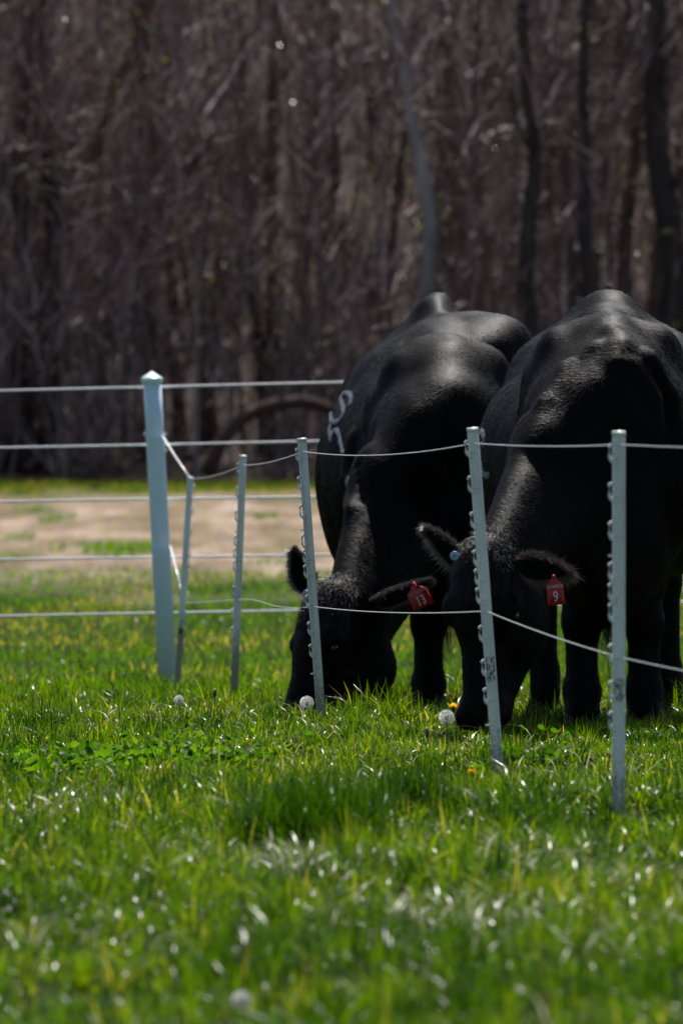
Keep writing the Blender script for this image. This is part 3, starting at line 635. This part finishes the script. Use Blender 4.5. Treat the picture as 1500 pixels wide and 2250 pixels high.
def make_cow(C):
    O = np.array(C['origin'], float); O[2] = gz(O[0], O[1])
    lx = C['leg_x']
    t = thing('cow', O, C['label'], 'cow', 'black cows grazing head down')
    f = SDF((-.68, -1.0, -.03), (.62, 2.12, 1.62), .0125)
    by = C.get('bx', 0)                                  # sideways drift of the rear
    bx = lambda y_: C['belly_x'] * math.exp(-((y_ - .95) / .6) ** 2) + C['rear_x'] * max(0, y_) / 1.5
    # trunk
    pk = C['peak']; tz = C.get('tz', 0)
    f.ell((bx(.95), .93, .86 + tz), (.435, .76, .40), .08)
    f.ell((bx(.6), .60, .86 + tz), (.37, .5, .42), .08)
    f.ell((bx(1.1), 1.12, 1.10 + tz), (.31, .46, .25), .12)
    f.ell((0, .14, .90), (.27, .34, .40), .08)
    f.ell((0, -.02, .66), (.20, .24, .30), .08)
    f.ell((-.03, -.10, .50), (.11, .17, .16), .07)
    # shoulders and blades
    f.ell((0, .24, 1.20 + tz), (.19, .24, .12), .07)
    for s in (-1, 1):
        f.ell((s * .17, .15, .84), (.11, .18, .27), .10)
        f.ell((s * .20, -.02, .78), (.09, .13, .17), .05)
        f.cap((s * .155, .25, 1.235), (s * .20, .14, .92), (.075, .075), (.06, .09), k=.09)
        f.cap((s * .22, .32, 1.14), (s * .26, .34, .75), (.06, .10), (.06, .12), k=.09)
        f.ell((bx(.8) + s * .30, .75, .80), (.13, .45, .30), .10)
    # spine, loin, pelvis
    f.cap((0, .15, 1.30), (bx(.8), .8, 1.31 + tz), (.03, .04), (.03, .04), k=.12)
    f.cap((bx(.8), .8, 1.31), (bx(1.35), 1.35, pk - .03), (.03, .03), (.022, .03), k=.16)
    f.cap((bx(1.3), 1.3, pk - .04), (bx(1.8), 1.78, pk - .13), .03, .035, k=.14)
    for c_, r_ in C.get('extra', []): f.ell(c_, r_, .15)
    rx_ = bx(1.5)
    f.ell((rx_, 1.40, 1.08), (.26, .36, .27), .12)
    f.ell((rx_, 1.36, 1.26), (.13, .26, .13), .09)
    for s in (-1, 1):
        f.ell((rx_ + s * .20, 1.18, 1.20), (.09, .12, .08), .14)
        f.ell((rx_ + s * .14, 1.72, 1.16), (.07, .09, .09), .08)
        f.ell((rx_ + s * .19, 1.52, .88), (.14, .26, .34), .07)
        # hind leg: stifle, hock, cannon, fetlock, hoof
        hx = rx_ + s * .215 + (C['hl_dx'] if s < 0 else 0)
        f.cap((hx - s * .02, 1.42, .72), (hx, 1.60, .56), (.10, .15), (.06, .085), k=.06)
        f.cap((hx, 1.60, .56), (hx, 1.72, .46), (.055, .075), (.048, .06), k=.04)
        f.cap((hx, 1.72, .46), (hx, 1.66, .14), (.045, .05), (.042, .045), k=.03)
        f.cap((hx, 1.66, .14), (hx, 1.62, .07), (.05, .05), (.055, .055), k=.03)
        # foreleg: forearm, knee, cannon, fetlock, pastern
        fx = lx[0] if s < 0 else lx[1]
        f.cap((s * .15, .08, .74), (fx, .07, .50), (.085, .12), (.066, .085), k=.07)
        f.cap((fx, .07, .50), (fx, .03, .36), (.062, .075), (.060, .058), k=.04)
        f.ell((fx, .018, .355), (.062, .058, .065), .03)
        f.cap((fx, .03, .33), (fx, .02, .15), (.053, .05), (.053, .05), k=.03)
        f.ell((fx, .01, .13), (.06, .058, .05), .03)
        f.cap((fx, .0, .11), (fx, -.03, .06), (.055, .052), (.060, .06), k=.03)
    # tail
    f.cap((rx_, 1.80, C['peak'] - .15), (rx_ + .01, 1.86, .95), .035, .025, k=.05)
    f.cap((rx_ + .01, 1.86, .95), (rx_ + .02, 1.86, .45), .025, .03, k=.03)
    f.cap((bx(1.2), 1.15, pk - .060), (bx(1.45), 1.42, pk + .004), (.016, .02), (.014, .02), k=.07)
    # the pelvis falls away like a solid roof on both sides of the spine
    sl_, P_ = f._win(np.array([-.5, .85, .95]), np.array([.6, 1.95, 1.6])); px_, py_, pz_ = P_[..., 0] - bx(1.38), P_[..., 1] - 1.38, P_[..., 2]
    Hh = pk - .004 - C['slope'] * (np.sqrt(np.maximum(np.abs(px_) - C['flat'], 0) ** 2 + .02 ** 2) - .02) - np.where(py_ < 0, .75, 1.3) * py_ ** 2
    dd_ = np.maximum.reduce([(pz_ - Hh) * .78, 1.02 - pz_, np.abs(px_) - C['wide'], np.abs(py_) - .34])
    f._mix(sl_, dd_, .06)
    # head frame: u down the face, n out of the forehead, w to the viewer's right
    u = unit(C['u']); n_ = np.array(C['n'], float); n_ -= u * (n_ @ u); n_ = unit(n_); w_ = np.cross(n_, u); hs = C['hs']
    Hp = np.array(C['poll'], float); M3 = np.stack([w_, n_, u], 1)
    h = lambda a, b, c: Hp + hs * (w_ * a + n_ * b + u * c)
    E = lambda c, r, k=.03, sub=False: f.ell(h(*c), np.array(r) * hs, k, M3, sub)
    nb = h(0, -.16, .02)
    # neck
    mid = np.array(C['neck_mid']); 
    f.ell((-.05, .03, .98), (.17, .25, .20), .12)
    f.cap((0, .30, 1.24 + tz), (-.07, -.08, .98), (.17, .08), (.12, .10), k=.10)
    f.cap((-.07, .0, 1.00), mid + [.03, .06, .10], (.10, .12), (.085, .12), k=.12)
    f.cap((0, .05, 1.04), mid + [.05, .12, .08], (.15, .24), (.125, .20), lat=w_ * .3 + np.array([.8, .2, 0]), k=.10)
    f.cap(mid + [.05, .12, .08], nb, (.125, .20), (.095, .13), lat=w_, k=.06)
    f.cap((0, .02, .84), h(0, -.20, .08), (.10, .17), (.06, .08), lat=w_, k=.09)
    # head
    E((0, -.075, .06), (.088, .085, .10), .04)
    E((0, -.055, .02), (.06, .055, .055), .035)                     # poll
    E((0, -.07, .16), (.105, .075, .13), .04)
    f.cap(h(0, -.075, .15), h(0, -.075, .42), (.080 * hs, .062 * hs), (.058 * hs, .05 * hs), lat=w_, k=.03)
    for s in (-1, 1):
        E((s * .094, -.050, .165), (.040, .037, .048), .02)          # brow
        E((s * .048, -.165 - C['cd'] * .6, .19), (.05, .095 + C['cd'], .13), .03)            # cheek
        f.cap(h(s * .04, -.20 - C['cd'], .22), h(s * .028, -.125, .42), (.035 * hs, .05 * hs), (.03 * hs, .04 * hs), lat=w_, k=.03)
        E((s * .040, -.050, .475), (.030, .032, .035), .02)          # nostril wing
    E((0, -.085, .455), (.074, .062, .055), .03)                     # muzzle
    E((0, -.125, .455), (.055, .045, .045), .03)                     # chin
    for s in (-1, 1):
        E((s * .042, -.030, .498), (.011, .014, .017), .01, True)
        E((s * .113, -.075, .185), (.017, .020, .024), .015, True)
    def surf(x, z):                                   # where the hide is met coming from the front
        i_ = int(round((x - f.org[0]) / f.h)); k_ = int(round((z - f.org[2]) / f.h)); col = np.where(f.f[i_, :, k_] < 0)[0]
        return f.org[1] + (col[0] if len(col) else 60) * f.h
    for pts, r_, sub, kk in C['ridges']:
        P_ = [(x, surf(x, z) + (.0 if sub else .012), z) for x, z in pts]
        for a_, b_ in zip(P_[:-1], P_[1:]):
            if sub:
                for q_ in np.linspace(0, 1, 5): f.ell(np.array(a_) + (np.array(b_) - a_) * q_, (r_, r_ * .8, r_), kk, None, True)
            else: f.cap(a_, b_, r_, r_, k=kk)
    GX, GY, GZ_ = np.meshgrid(*f.ax, indexing='ij')
    rel0 = np.sqrt((GX - Hp[0]) ** 2 + (GY - Hp[1]) ** 2 + (GZ_ - Hp[2]) ** 2); amp = np.clip((rel0 - .25) / .25, 0, 1) * np.clip((GZ_ - .45) / .2, 0, 1)
    f.f += amp * (.013 * (vnoise(GX + .6 * GZ_, GY * .8 + GZ_ * .7, .17, 1) - .5) + .007 * (vnoise(GX * 1.3 + GY * .4, GZ_ * .55 - GY * .5, .07, 2) - .5) + .010 * (vnoise(GY + 3, GX * .3 + GZ_ * .35, .10, 3) - .5))
    V, Fq = surface_nets(f.f, f.org, f.h)
    for _ in range(2):                                                # relax
        acc = np.zeros_like(V); cnt = np.zeros(len(V))
        for a in range(4):
            np.add.at(acc, Fq[:, a], V[Fq[:, (a + 1) % 4]]); np.add.at(cnt, Fq[:, a], 1)
        V = .5 * V + .5 * acc / np.maximum(cnt, 1)[:, None]
    body = mesh('body', V + O, Fq, M_coat, t)
    W = lambda p: np.asarray(p) + O
    # eyes
    for s in (-1, 1):
        g = Geo(); c = W(h(s * .102, -.070, .185)); th = np.linspace(0, math.pi, 9)
        g.add(*tube([c + u * .02 * hs * math.cos(a) for a in th[::-1]] if False else [c - u * .02 * math.cos(a) for a in th], [.02 * math.sin(a) + 1e-4 for a in th], 12)); g.build('eye', M_eye, t)
    # hooves
    for s in (-1, 1):
        for (hx, hy) in (((lx[0] if s < 0 else lx[1]), -.035), (rx_ + s * .215 + (C['hl_dx'] if s < 0 else 0), 1.61)):
            g = Geo()
            for c in (-1, 1):
                z = gz(O[0] + hx, O[1] + hy) - O[2]
                g.add(*tube(W([(hx + c * .030, hy + .0, z + .075), (hx + c * .031, hy - .012, z + .04), (hx + c * .032, hy - .025, z - .005)]), [.024, .031, .036], 12, sx=.95))
            g.build('hoof', M_hoof, t)
    # ears
    for ei, e in enumerate(C['ears']):
        root = h(*e['root']); a = unit(e['dir']); L = e['L']; o_ = np.array(e['open'], float); o_ -= a * (o_ @ a); o_ = unit(o_); b = np.cross(a, o_)
        ns, nv = 15, 13; tt = np.linspace(0, 1, ns); vv = np.linspace(-1, 1, nv)
        def ept(t_, s, off=0.0):
            Wd = e['W'] * (math.sin(math.pi * min(1, t_ * .84 + .14)) ** .8) * (1 if t_ < .97 else .75)
            if t_ < .18: Wd *= .55 + .45 * t_ / .18
            ang = s * .95 * (1.2 - .45 * t_)
            cu = a * (L * t_) + o_ * (e['curl'] * t_ ** 2) + b * (Wd * math.sin(ang) / 1.0) + o_ * (Wd * .75 * (1 - math.cos(ang)) - off)
            return root + cu
        Vt = np.array([ept(q, s) for q in tt for s in vv]); Vo = np.array([ept(q, s * 1.02, .007) for q in tt for s in vv])
        V_ = np.vstack([Vt, Vo]); K = ns * nv; fq = []
        for r_ in range(ns - 1):
            for c_ in range(nv - 1):
                p = r_ * nv + c_; fq.append([p, p + 1, p + nv + 1, p + nv]); fq.append([K + p, K + p + nv, K + p + nv + 1, K + p + 1])
            for c_ in (0, nv - 1):
                p = r_ * nv + c_; fq.append([p, p + nv, K + p + nv, K + p] if c_ == 0 else [p, K + p, K + p + nv, p + nv])
        for c_ in range(nv - 1):
            p = (ns - 1) * nv + c_; fq.append([p, p + 1, K + p + 1, K + p])
        ear = mesh('ear', W(V_), np.array(fq), M_coat, t)
        # fringe
        nh = 3600; q = rng.random(nh) ** .8; sgn = rng.choice([-1, 1], nh); sv = sgn * rng.uniform(.8, 1.03, nh)
        tipm = rng.random(nh) < .25; q[tipm] = rng.uniform(.9, 1, tipm.sum()); sv[tipm] = rng.uniform(-1, 1, tipm.sum())
        rt = np.array([ept(x_, y_, .003) for x_, y_ in zip(q, sv)])
        dr = a * (.5 + q[:, None]) + b * (sv * 1.0)[:, None] + o_ * rng.uniform(-.5, .5, nh)[:, None] + rng.normal(0, .28, (nh, 3))
        V1, F1 = hair(W(rt), dr, rng.uniform(.012, .036, nh) * rng.uniform(.5, 1.3, nh) * (.75 + .5 * vnoise(q * 1.0, sv, .12, 3)) * e.get('hl', 1), .0011)
        mesh('ear_fringe', V1, F1, e.get('hm', M_fringe), ear)
        nh = 3000; q = rng.uniform(.02, .98, nh); sv = rng.uniform(-1, 1, nh)
        rt = np.array([ept(x_, y_, .007) for x_, y_ in zip(q, sv)]); dr = a + o_ * np.where(rng.random(nh) < .5, -.5, .7)[:, None] + rng.normal(0, .25, (nh, 3))
        V1, F1 = hair(W(rt), dr, rng.uniform(.012, .030, nh), .0008)
        mesh('ear_fur', V1, F1, M_hair, ear)
        if 'button' in e:
            c = W(e['button']); bn = unit(np.array([0, -1, .0]) + np.array(e.get('bn', (0, 0, 0)))); ta = unit(np.cross(bn, [0, 0, 1])); 
            g = Geo(); g.add(*tube([c + bn * x_ for x_ in (-.004, 0, .0022, .0036, .0038)], [.0135, .0145, .0145, .0125, .0001], 24)); bt = g.build('ear_button', M_button, ear)
            # the raised ring and centre hole belong to the button but nesting stops here, so they are modelled into two more ear pieces
            g = Geo(); g.add(*tube([c + bn * .0036, c + bn * .0052], [.0028, .0024], 12)); g.build('button_centre', M_buttonhole, ear)
    # poll and forehead curls
    me = body.data; vv = V
    rel = (vv - Hp) @ M3 / hs
    sel = np.where((np.abs(rel[:, 0]) < .11) & (rel[:, 2] > -.07) & (rel[:, 2] < .13) & (rel[:, 1] > -.10))[0]
    nh = 5200; pick = sel[rng.integers(0, len(sel), nh)]; rt = vv[pick] + rng.normal(0, .005, (nh, 3))
    ctr = Hp + hs * (n_ * -.09 + u * .06); nd = rt - ctr; nd /= np.linalg.norm(nd, axis=1)[:, None]
    dr = nd * .5 + u * .7 + rng.normal(0, .35, (nh, 3)); V1, F1 = hair(W(rt), dr, rng.uniform(.015, .034, nh), .0007)
    mesh('poll_hair', V1, F1, M_hair, t)
    # short coat over the whole hide, lying back and down
    tri = V[Fq]; nrm = np.cross(tri[:, 2] - tri[:, 0], tri[:, 3] - tri[:, 1]); ar = np.linalg.norm(nrm, axis=1); nrm /= ar[:, None] + 1e-12
    wgt = ar * (nrm[:, 1] < .5) * (V[Fq[:, 0]][:, 2] > .10); wgt /= wgt.sum(); nh = C.get('nh', 200000)
    pf = rng.choice(len(Fq), nh, p=wgt); uv = rng.random((nh, 2)); q4 = tri[pf]
    rt = (q4[:, 0] * (1 - uv[:, :1]) + q4[:, 1] * uv[:, :1]) * (1 - uv[:, 1:]) + (q4[:, 3] * (1 - uv[:, :1]) + q4[:, 2] * uv[:, :1]) * uv[:, 1:]
    nn = nrm[pf]; flow = np.array([0, .8, -.75]) + (.22) * (np.stack([vnoise(rt[:, 0] + rt[:, 1], rt[:, 2], .16, q) for q in (0, 1, 2)], 1) - .5)
    flow = flow - nn * (flow * nn).sum(1)[:, None]; flow /= np.linalg.norm(flow, axis=1)[:, None]
    dr = flow + nn * rng.uniform(.02, .16, nh)[:, None] + rng.normal(0, .09, (nh, 3))
    V1, F1 = hair(W(rt), dr, rng.uniform(.010, .022, nh), .0004, (0, 0, -.06), 2); ch = mesh('coat_hair', V1, F1, M_coath, t); ch['kind'] = 'stuff'
    # tail switch
    nh = 900; rt = np.array([rx_ + .02, 1.86, .50]) + rng.normal(0, 1, (nh, 3)) * [.02, .02, .07]; V1, F1 = hair(W(rt), np.array([0, 0, -1.]) + rng.normal(0, .12, (nh, 3)), rng.uniform(.1, .22, nh), .0012)
    mesh('tail_switch', V1, F1, M_hair, t)
    # little hair tuft standing on the tail head
    nh = 300; tz = V[(np.abs(V[:, 0] - bx(1.4)) < .05) & (np.abs(V[:, 1] - 1.38) < .06)][:, 2].max(); rt = np.array([bx(1.4), 1.38, tz - .006]) + rng.normal(0, 1, (nh, 3)) * [.006, .012, .001]; V1, F1 = hair(W(rt), np.array([0, 0, 1.]) + rng.normal(0, .35, (nh, 3)), rng.uniform(.015, .035, nh), .0011)
    mesh('back_tuft', V1, F1, M_hair, t)
    # ear tag
    T = C['tag']; c = W(np.array(T['c']) - O); g = Geo(); hw, hh = T['w'] / 2, T['h'] / 2
    out = np.array([(-hw * .96, -hh), (hw * .96, -hh), (hw, -hh * .93), (hw * .93, hh * .25), (hw * .45, hh * .58), (hw * .2, hh * .8), (hw * .16, hh), (-hw * .16, hh), (-hw * .2, hh * .8), (-hw * .45, hh * .58), (-hw * .93, hh * .25), (-hw, -hh * .93)])
    m_ = len(out); V_ = np.vstack([np.c_[out[:, 0], out[:, 1], np.full(m_, z)] for z in (.0008, -.0008)] + [[[0, 0, .0008]], [[0, 0, -.0008]]])
    f4 = [[k, m_ + k, m_ + (k + 1) % m_, (k + 1) % m_] for k in range(m_)]; f3 = [[2 * m_, k, (k + 1) % m_] for k in range(m_)] + [[2 * m_ + 1, m_ + (k + 1) % m_, m_ + k] for k in range(m_)]
    Mt = (Matrix.Rotation(R(T['yaw']), 3, 'Z') @ Matrix.Rotation(R(90 + T['pitch']), 3, 'X') @ Matrix.Rotation(R(T['roll']), 3, 'Z'))
    Mn = np.array(Mt); V_ = V_ @ Mn.T + c; g.add(V_, f4, f3)
    stud = np.array([(0, hh * .82, q) for q in (-.012, .0015, .003)]) @ Mn.T + c; g.add(*tube(stud, [.004, .0055, .0045], 12))
    tg = g.build('ear_tag', M_tagred, t, smooth=False, origin=c)
    M4 = Mt.to_4x4(); pl_ = lambda x_, y_: tuple(Mn @ np.array([x_, y_, .0012]))
    text(T['num'], T['h'] * .50, M_tagtxt, tg, M4 @ Matrix.Diagonal((.72, 1, 1, 1)), pl_(T['w'] * T.get('nx', 0), -hh * .48), 'tag_number')
    text('CATHERINE', T['w'] * .175, M_tagfade if T['num'] == '13' else M_tagtxt, tg, M4 @ Matrix.Diagonal((1, 1.35, 1, 1)), pl_(0, hh * .20), 'tag_lettering')
    # freeze-brand strokes, laid on the hide where they stand
    bm_ = bpy.context.evaluated_depsgraph_get(); 
    from mathutils.bvhtree import BVHTree
    bvh = BVHTree.FromPolygons([Vector(p) for p in (V + O)], [list(map(int, q)) for q in Fq]); eye = Vector((0, 0, EYE))
    for stroke in C['brand']:
        P = []
        st = np.array(stroke, float); m2 = 8; 
        for k in range(len(st) - 1):
            for q in np.linspace(0, 1, m2, endpoint=False): P.append(st[k] + (st[k + 1] - st[k]) * q)
        P.append(st[-1]); P = np.array(P)
        for _ in range(2): P[1:-1] = (P[:-2] + 2 * P[1:-1] + P[2:]) / 4
        out = []
        for p in P:
            dv = (Vector(at(p[0], p[1], 20)) - eye).normalized(); hit, nr, ix, ds = bvh.ray_cast(eye, dv)
            if hit is not None and ds > O[1] + .2: out.append(np.array(hit) + np.array(nr) * .0015)
        if len(out) > 3:
            out = np.array(out); sl_ = np.concatenate([[0], np.cumsum(np.linalg.norm(np.diff(out, axis=0), axis=1))]); nb2 = int(sl_[-1] * 14000)
            qq = rng.uniform(0, sl_[-1], nb2); rt = np.stack([np.interp(qq, sl_, out[:, a]) for a in range(3)], 1) + rng.normal(0, .0028, (nb2, 3)) + [0, -.004, 0]
            V1, F1 = hair(rt, np.array([0, .2, -1.]) + rng.normal(0, .35, (nb2, 3)), rng.uniform(.006, .014, nb2), .0007, (0, 0, -.1), 2); mesh('brand_mark', V1, F1, M_brand, t)
    C['bvh'] = bvh; C['V'] = V; C['F'] = Fq; C['O'] = O; C['t'] = t
    return t

RID = [([(.03, 1.27), (.11, 1.20), (.185, 1.08), (.215, .93), (.21, .80)], .018, False, .05),
       ([(-.06, 1.25), (-.15, 1.17), (-.22, 1.06), (-.25, .93)], .015, False, .05),
       ([(.0, 1.30), (.02, 1.24), (.01, 1.19)], .012, False, .06),
       ([(.13, 1.16), (.165, 1.06), (.175, .95)], .012, True, .04),
       ([(.06, 1.18), (.12, 1.08), (.14, .98)], .014, False, .04)]
RC = dict(flat=.035, slope=.62, wide=.25, ridges=RID, cd=.02, hl_dx=0, origin=(.88, 22.2, 0), label='grazing black cow on the right with red ear tag 9, behind two step-in posts', leg_x=(-.098, .105),
    belly_x=-.01, rear_x=.05, peak=1.41, extra=[((.045, 1.4, 1.385), (.045, .2, .045))], u=(-.04, -.10, -1), n=(-.64, -.77, .05), hs=1.12, poll=(-.470, -.68, .60), neck_mid=(-.23, -.24, .77),
    ears=[dict(root=(-.085, -.09, .035), dir=(-.66, .25, .74), L=.165, W=.052, open=(-.45, -.6, -.65), curl=.03, hl=1.2, button=np.array(at(998, 1213, 21.42)) - np.array([.88, 22.2, 0])),
          dict(root=(.085, -.09, .035), dir=(.95, -.12, .03), L=.165, W=.058, open=(.15, -.75, -.62), curl=.055, hl=1.3, hm=M_hairrim)],
    tag=dict(c=at(1219, 1296, 21.25), w=.056, h=.096, yaw=8, pitch=-6, roll=5, num='9'),
    brand=[[(1060, 945), (1064, 950), (1066, 960), (1062, 975)], [(1058, 1015), (1062, 1035), (1068, 1042), (1074, 1040)]])
LC = dict(flat=.0, slope=.80, wide=.26, ridges=[([(-.34, 1.02), (-.36, .88), (-.35, .76)], .016, False, .04), ([(-.31, 1.05), (-.32, .92), (-.31, .80)], .012, True, .03)], cd=.045, hl_dx=-.10, origin=(.385, 24.7, 0), label='grazing black cow on the left with red ear tag 13 and white flank brand', leg_x=(-.07, .13), extra=[((.17, .95, 1.35), (.18, .38, .14)), ((-.08, .95, 1.18), (.23, .4, .20))],
    belly_x=-.03, rear_x=.0, peak=1.545, tz=.05, u=(-.33, -.25, -1), n=(-.90, -.44, .1), hs=1.12, poll=(-.470, -.62, .490), neck_mid=(-.22, -.22, .74),
    ears=[dict(root=(-.115, -.035, .0), dir=(-.30, .2, .85), L=.16, W=.050, open=(-.3, -.85, -.3), curl=.02, hl=1.0, button=np.array(at(673, 1262, 23.95)) - np.array([.385, 24.7, 0])),
          dict(root=(.085, -.15, .0), dir=(.90, -.05, .40), L=.225, W=.060, open=(.1, -.5, -.85), curl=.02, hl=.8, hm=M_hairrim)],
    tag=dict(c=at(919, 1307, 23.75), w=.078, h=.096, yaw=0, pitch=-8, roll=24, num='13', nx=0),
    brand=[[(771, 887), (774, 873), (768, 862), (757, 862), (750, 870), (751, 882), (757, 894), (755, 909), (747, 923), (737, 927), (730, 921), (728, 907)], [(728, 930), (726, 945), (728, 966)], [(728, 958), (736, 944), (743, 943), (747, 958), (750, 974), (755, 994)]])
for C in (RC, LC): make_cow(C)

# ------------------------------------------------------------ dandelions
M_stem = leafmat('dandelion_stem', [(0, (.10, .10, .04)), (1, (.14, .10, .06))], trans=.2)
M_pap = leafmat('pappus_fluff', [(0, (.9, .9, .9)), (1, (.9, .9, .9))], rough=.6, trans=.75, spec=.2, tint=(.53, .53, .53))
M_seed = leafmat('brown_seeds', [(0, (.06, .045, .03)), (1, (.12, .09, .05))], trans=.0)
M_yel = leafmat('yellow_petals', [(0, (.70, .42, .005)), (1, (.85, .58, .01))], trans=.4, tint=(1, .9, .3))
def dandelion(px, py, base_dy, r_, label, kind='clock', g_='dandelion seed heads standing in the grass', d=None):
    d = d or EYE * F / (py + base_dy - HZ); c = at(px, py, d); bx_ = c[0] + rng.normal(0, .008); gr = float(gz(bx_, d))
    c[2] = max(c[2], gr + .03)
    t = thing({'clock': 'dandelion_clock', 'flower': 'dandelion_flower', 'bud': 'dandelion_bud'}[kind], (bx_, d, gr), label, {'clock': 'dandelion clock', 'flower': 'flower', 'bud': 'bud'}[kind], g_)
    g = Geo(); b = np.array([bx_, d, gr]); g.add(*tube([b, b * .5 + c * .5 + [.006, 0, .0], c - [0, 0, r_ * .1]], [.0022, .002, .0018], 7), a=.5); g.build('stem', M_stem, t)
    if kind == 'clock':
        g = Geo(); th = np.linspace(0, math.pi, 7); g.add(*tube([c - [0, 0, r_ * .28 * math.cos(a)] for a in th], [r_ * .28 * math.sin(a) + 1e-4 for a in th], 10), a=.5); g.build('seed_core', M_seed, t)
        n_ = 100; kk = np.arange(n_) + .5; zz = 1 - 2 * kk / n_; ph = kk * 2.39996; D = np.stack([np.sqrt(1 - zz ** 2) * np.cos(ph), np.sqrt(1 - zz ** 2) * np.sin(ph), zz], 1)
        D = D[D[:, 2] > -.82]; g = Geo()
        V1, F1 = hair(c + D * r_ * .25, D, np.full(len(D), r_ * .52), .0004, (0, 0, 0), 1); g.add(V1, F1, a=.5)
        for dd in D:
            n2 = 9; e = rng.normal(0, .42, (n2, 3)) + dd; V1, F1 = hair(np.repeat((c + dd * r_ * .74)[None], n2, 0), e, rng.uniform(.2, .32, n2) * r_, .0008, (0, 0, 0), 1); g.add(V1, F1, a=.5)
        g.build('seed_fluff', M_pap, t)
    elif kind == 'flower':
        g = Geo(); n_ = 110; a = rng.uniform(0, 6.28, n_); el = rng.uniform(.05, 1.3, n_); D = np.stack([np.cos(a) * np.cos(el), np.sin(a) * np.cos(el), np.sin(el)], 1)
        for dd in D:
            s_ = np.cross(dd, [0, 0, 1.]); s_ /= np.linalg.norm(s_) + 1e-9; L = r_ * rng.uniform(.7, 1.05); q = .0016
            g.add([c - s_ * q * .5, c + s_ * q * .5, c + dd * L + s_ * q, c + dd * L - s_ * q], [[0, 1, 2, 3]], a=rng.random())
        g.build('petals', M_yel, t)
        g = Geo(); g.add(*tube([c - [0, 0, .012], c - [0, 0, .004], c + [0, 0, .002]], [.003, .006, .007], 9), a=.5); g.build('calyx', M_clover, t)
    else:
        g = Geo(); g.add(*tube([c - [0, 0, .010], c, c + [0, 0, .009], c + [0, 0, .014]], [.003, .0065, .0055, .0035], 9), a=.3); g.build('closed_bud', M_seed, t)
        n_ = 40; V1, F1 = hair(np.repeat((c + [0, 0, .013])[None], n_, 0), np.array([0, 0, 1.]) + rng.normal(0, .35, (n_, 3)), np.full(n_, .008), .0004, (0, 0, 0), 1); g = Geo(); g.add(V1, F1, a=.5); g.build('white_tip', M_pap, t)
dandelion(981, 1577, 118, .0225, 'round white dandelion clock on a long bare stem, left of the right cow\'s muzzle')
dandelion(674, 1545, 60, .0235, 'white dandelion clock at the foot of the post before the left cow\'s face')
dandelion(393, 1539, 60, .0170, 'small half-blown dandelion clock below the white corner post')
dandelion(531, 2200, 45, .0150, 'blurred pale dandelion clock low in the foreground grass')
dandelion(996, 1556, 62, .0170, 'yellow dandelion flower just behind the white clock by the right cow\'s muzzle', 'flower', 'yellow dandelion flowers in the grass', d=20.7)
dandelion(1036, 1702, 30, .0150, 'yellow dandelion flower low in the grass left of the smudged step-in post', 'flower', 'yellow dandelion flowers in the grass')
dandelion(938, 1613, 60, .01, 'closed dandelion bud with a white tip, left of the long-stemmed clock', 'bud', 'closed dandelion buds')
dandelion(703, 1534, 50, .01, 'closed brown dandelion bud touching the foot of the post at the left cow\'s face', 'bud', 'closed dandelion buds', d=23.2)
dandelion(472, 1526, 60, .01, 'closed dandelion bud with a white tip, in the grass below the lone step-in post', 'bud', 'closed dandelion buds')
bpy.context.view_layer.update()
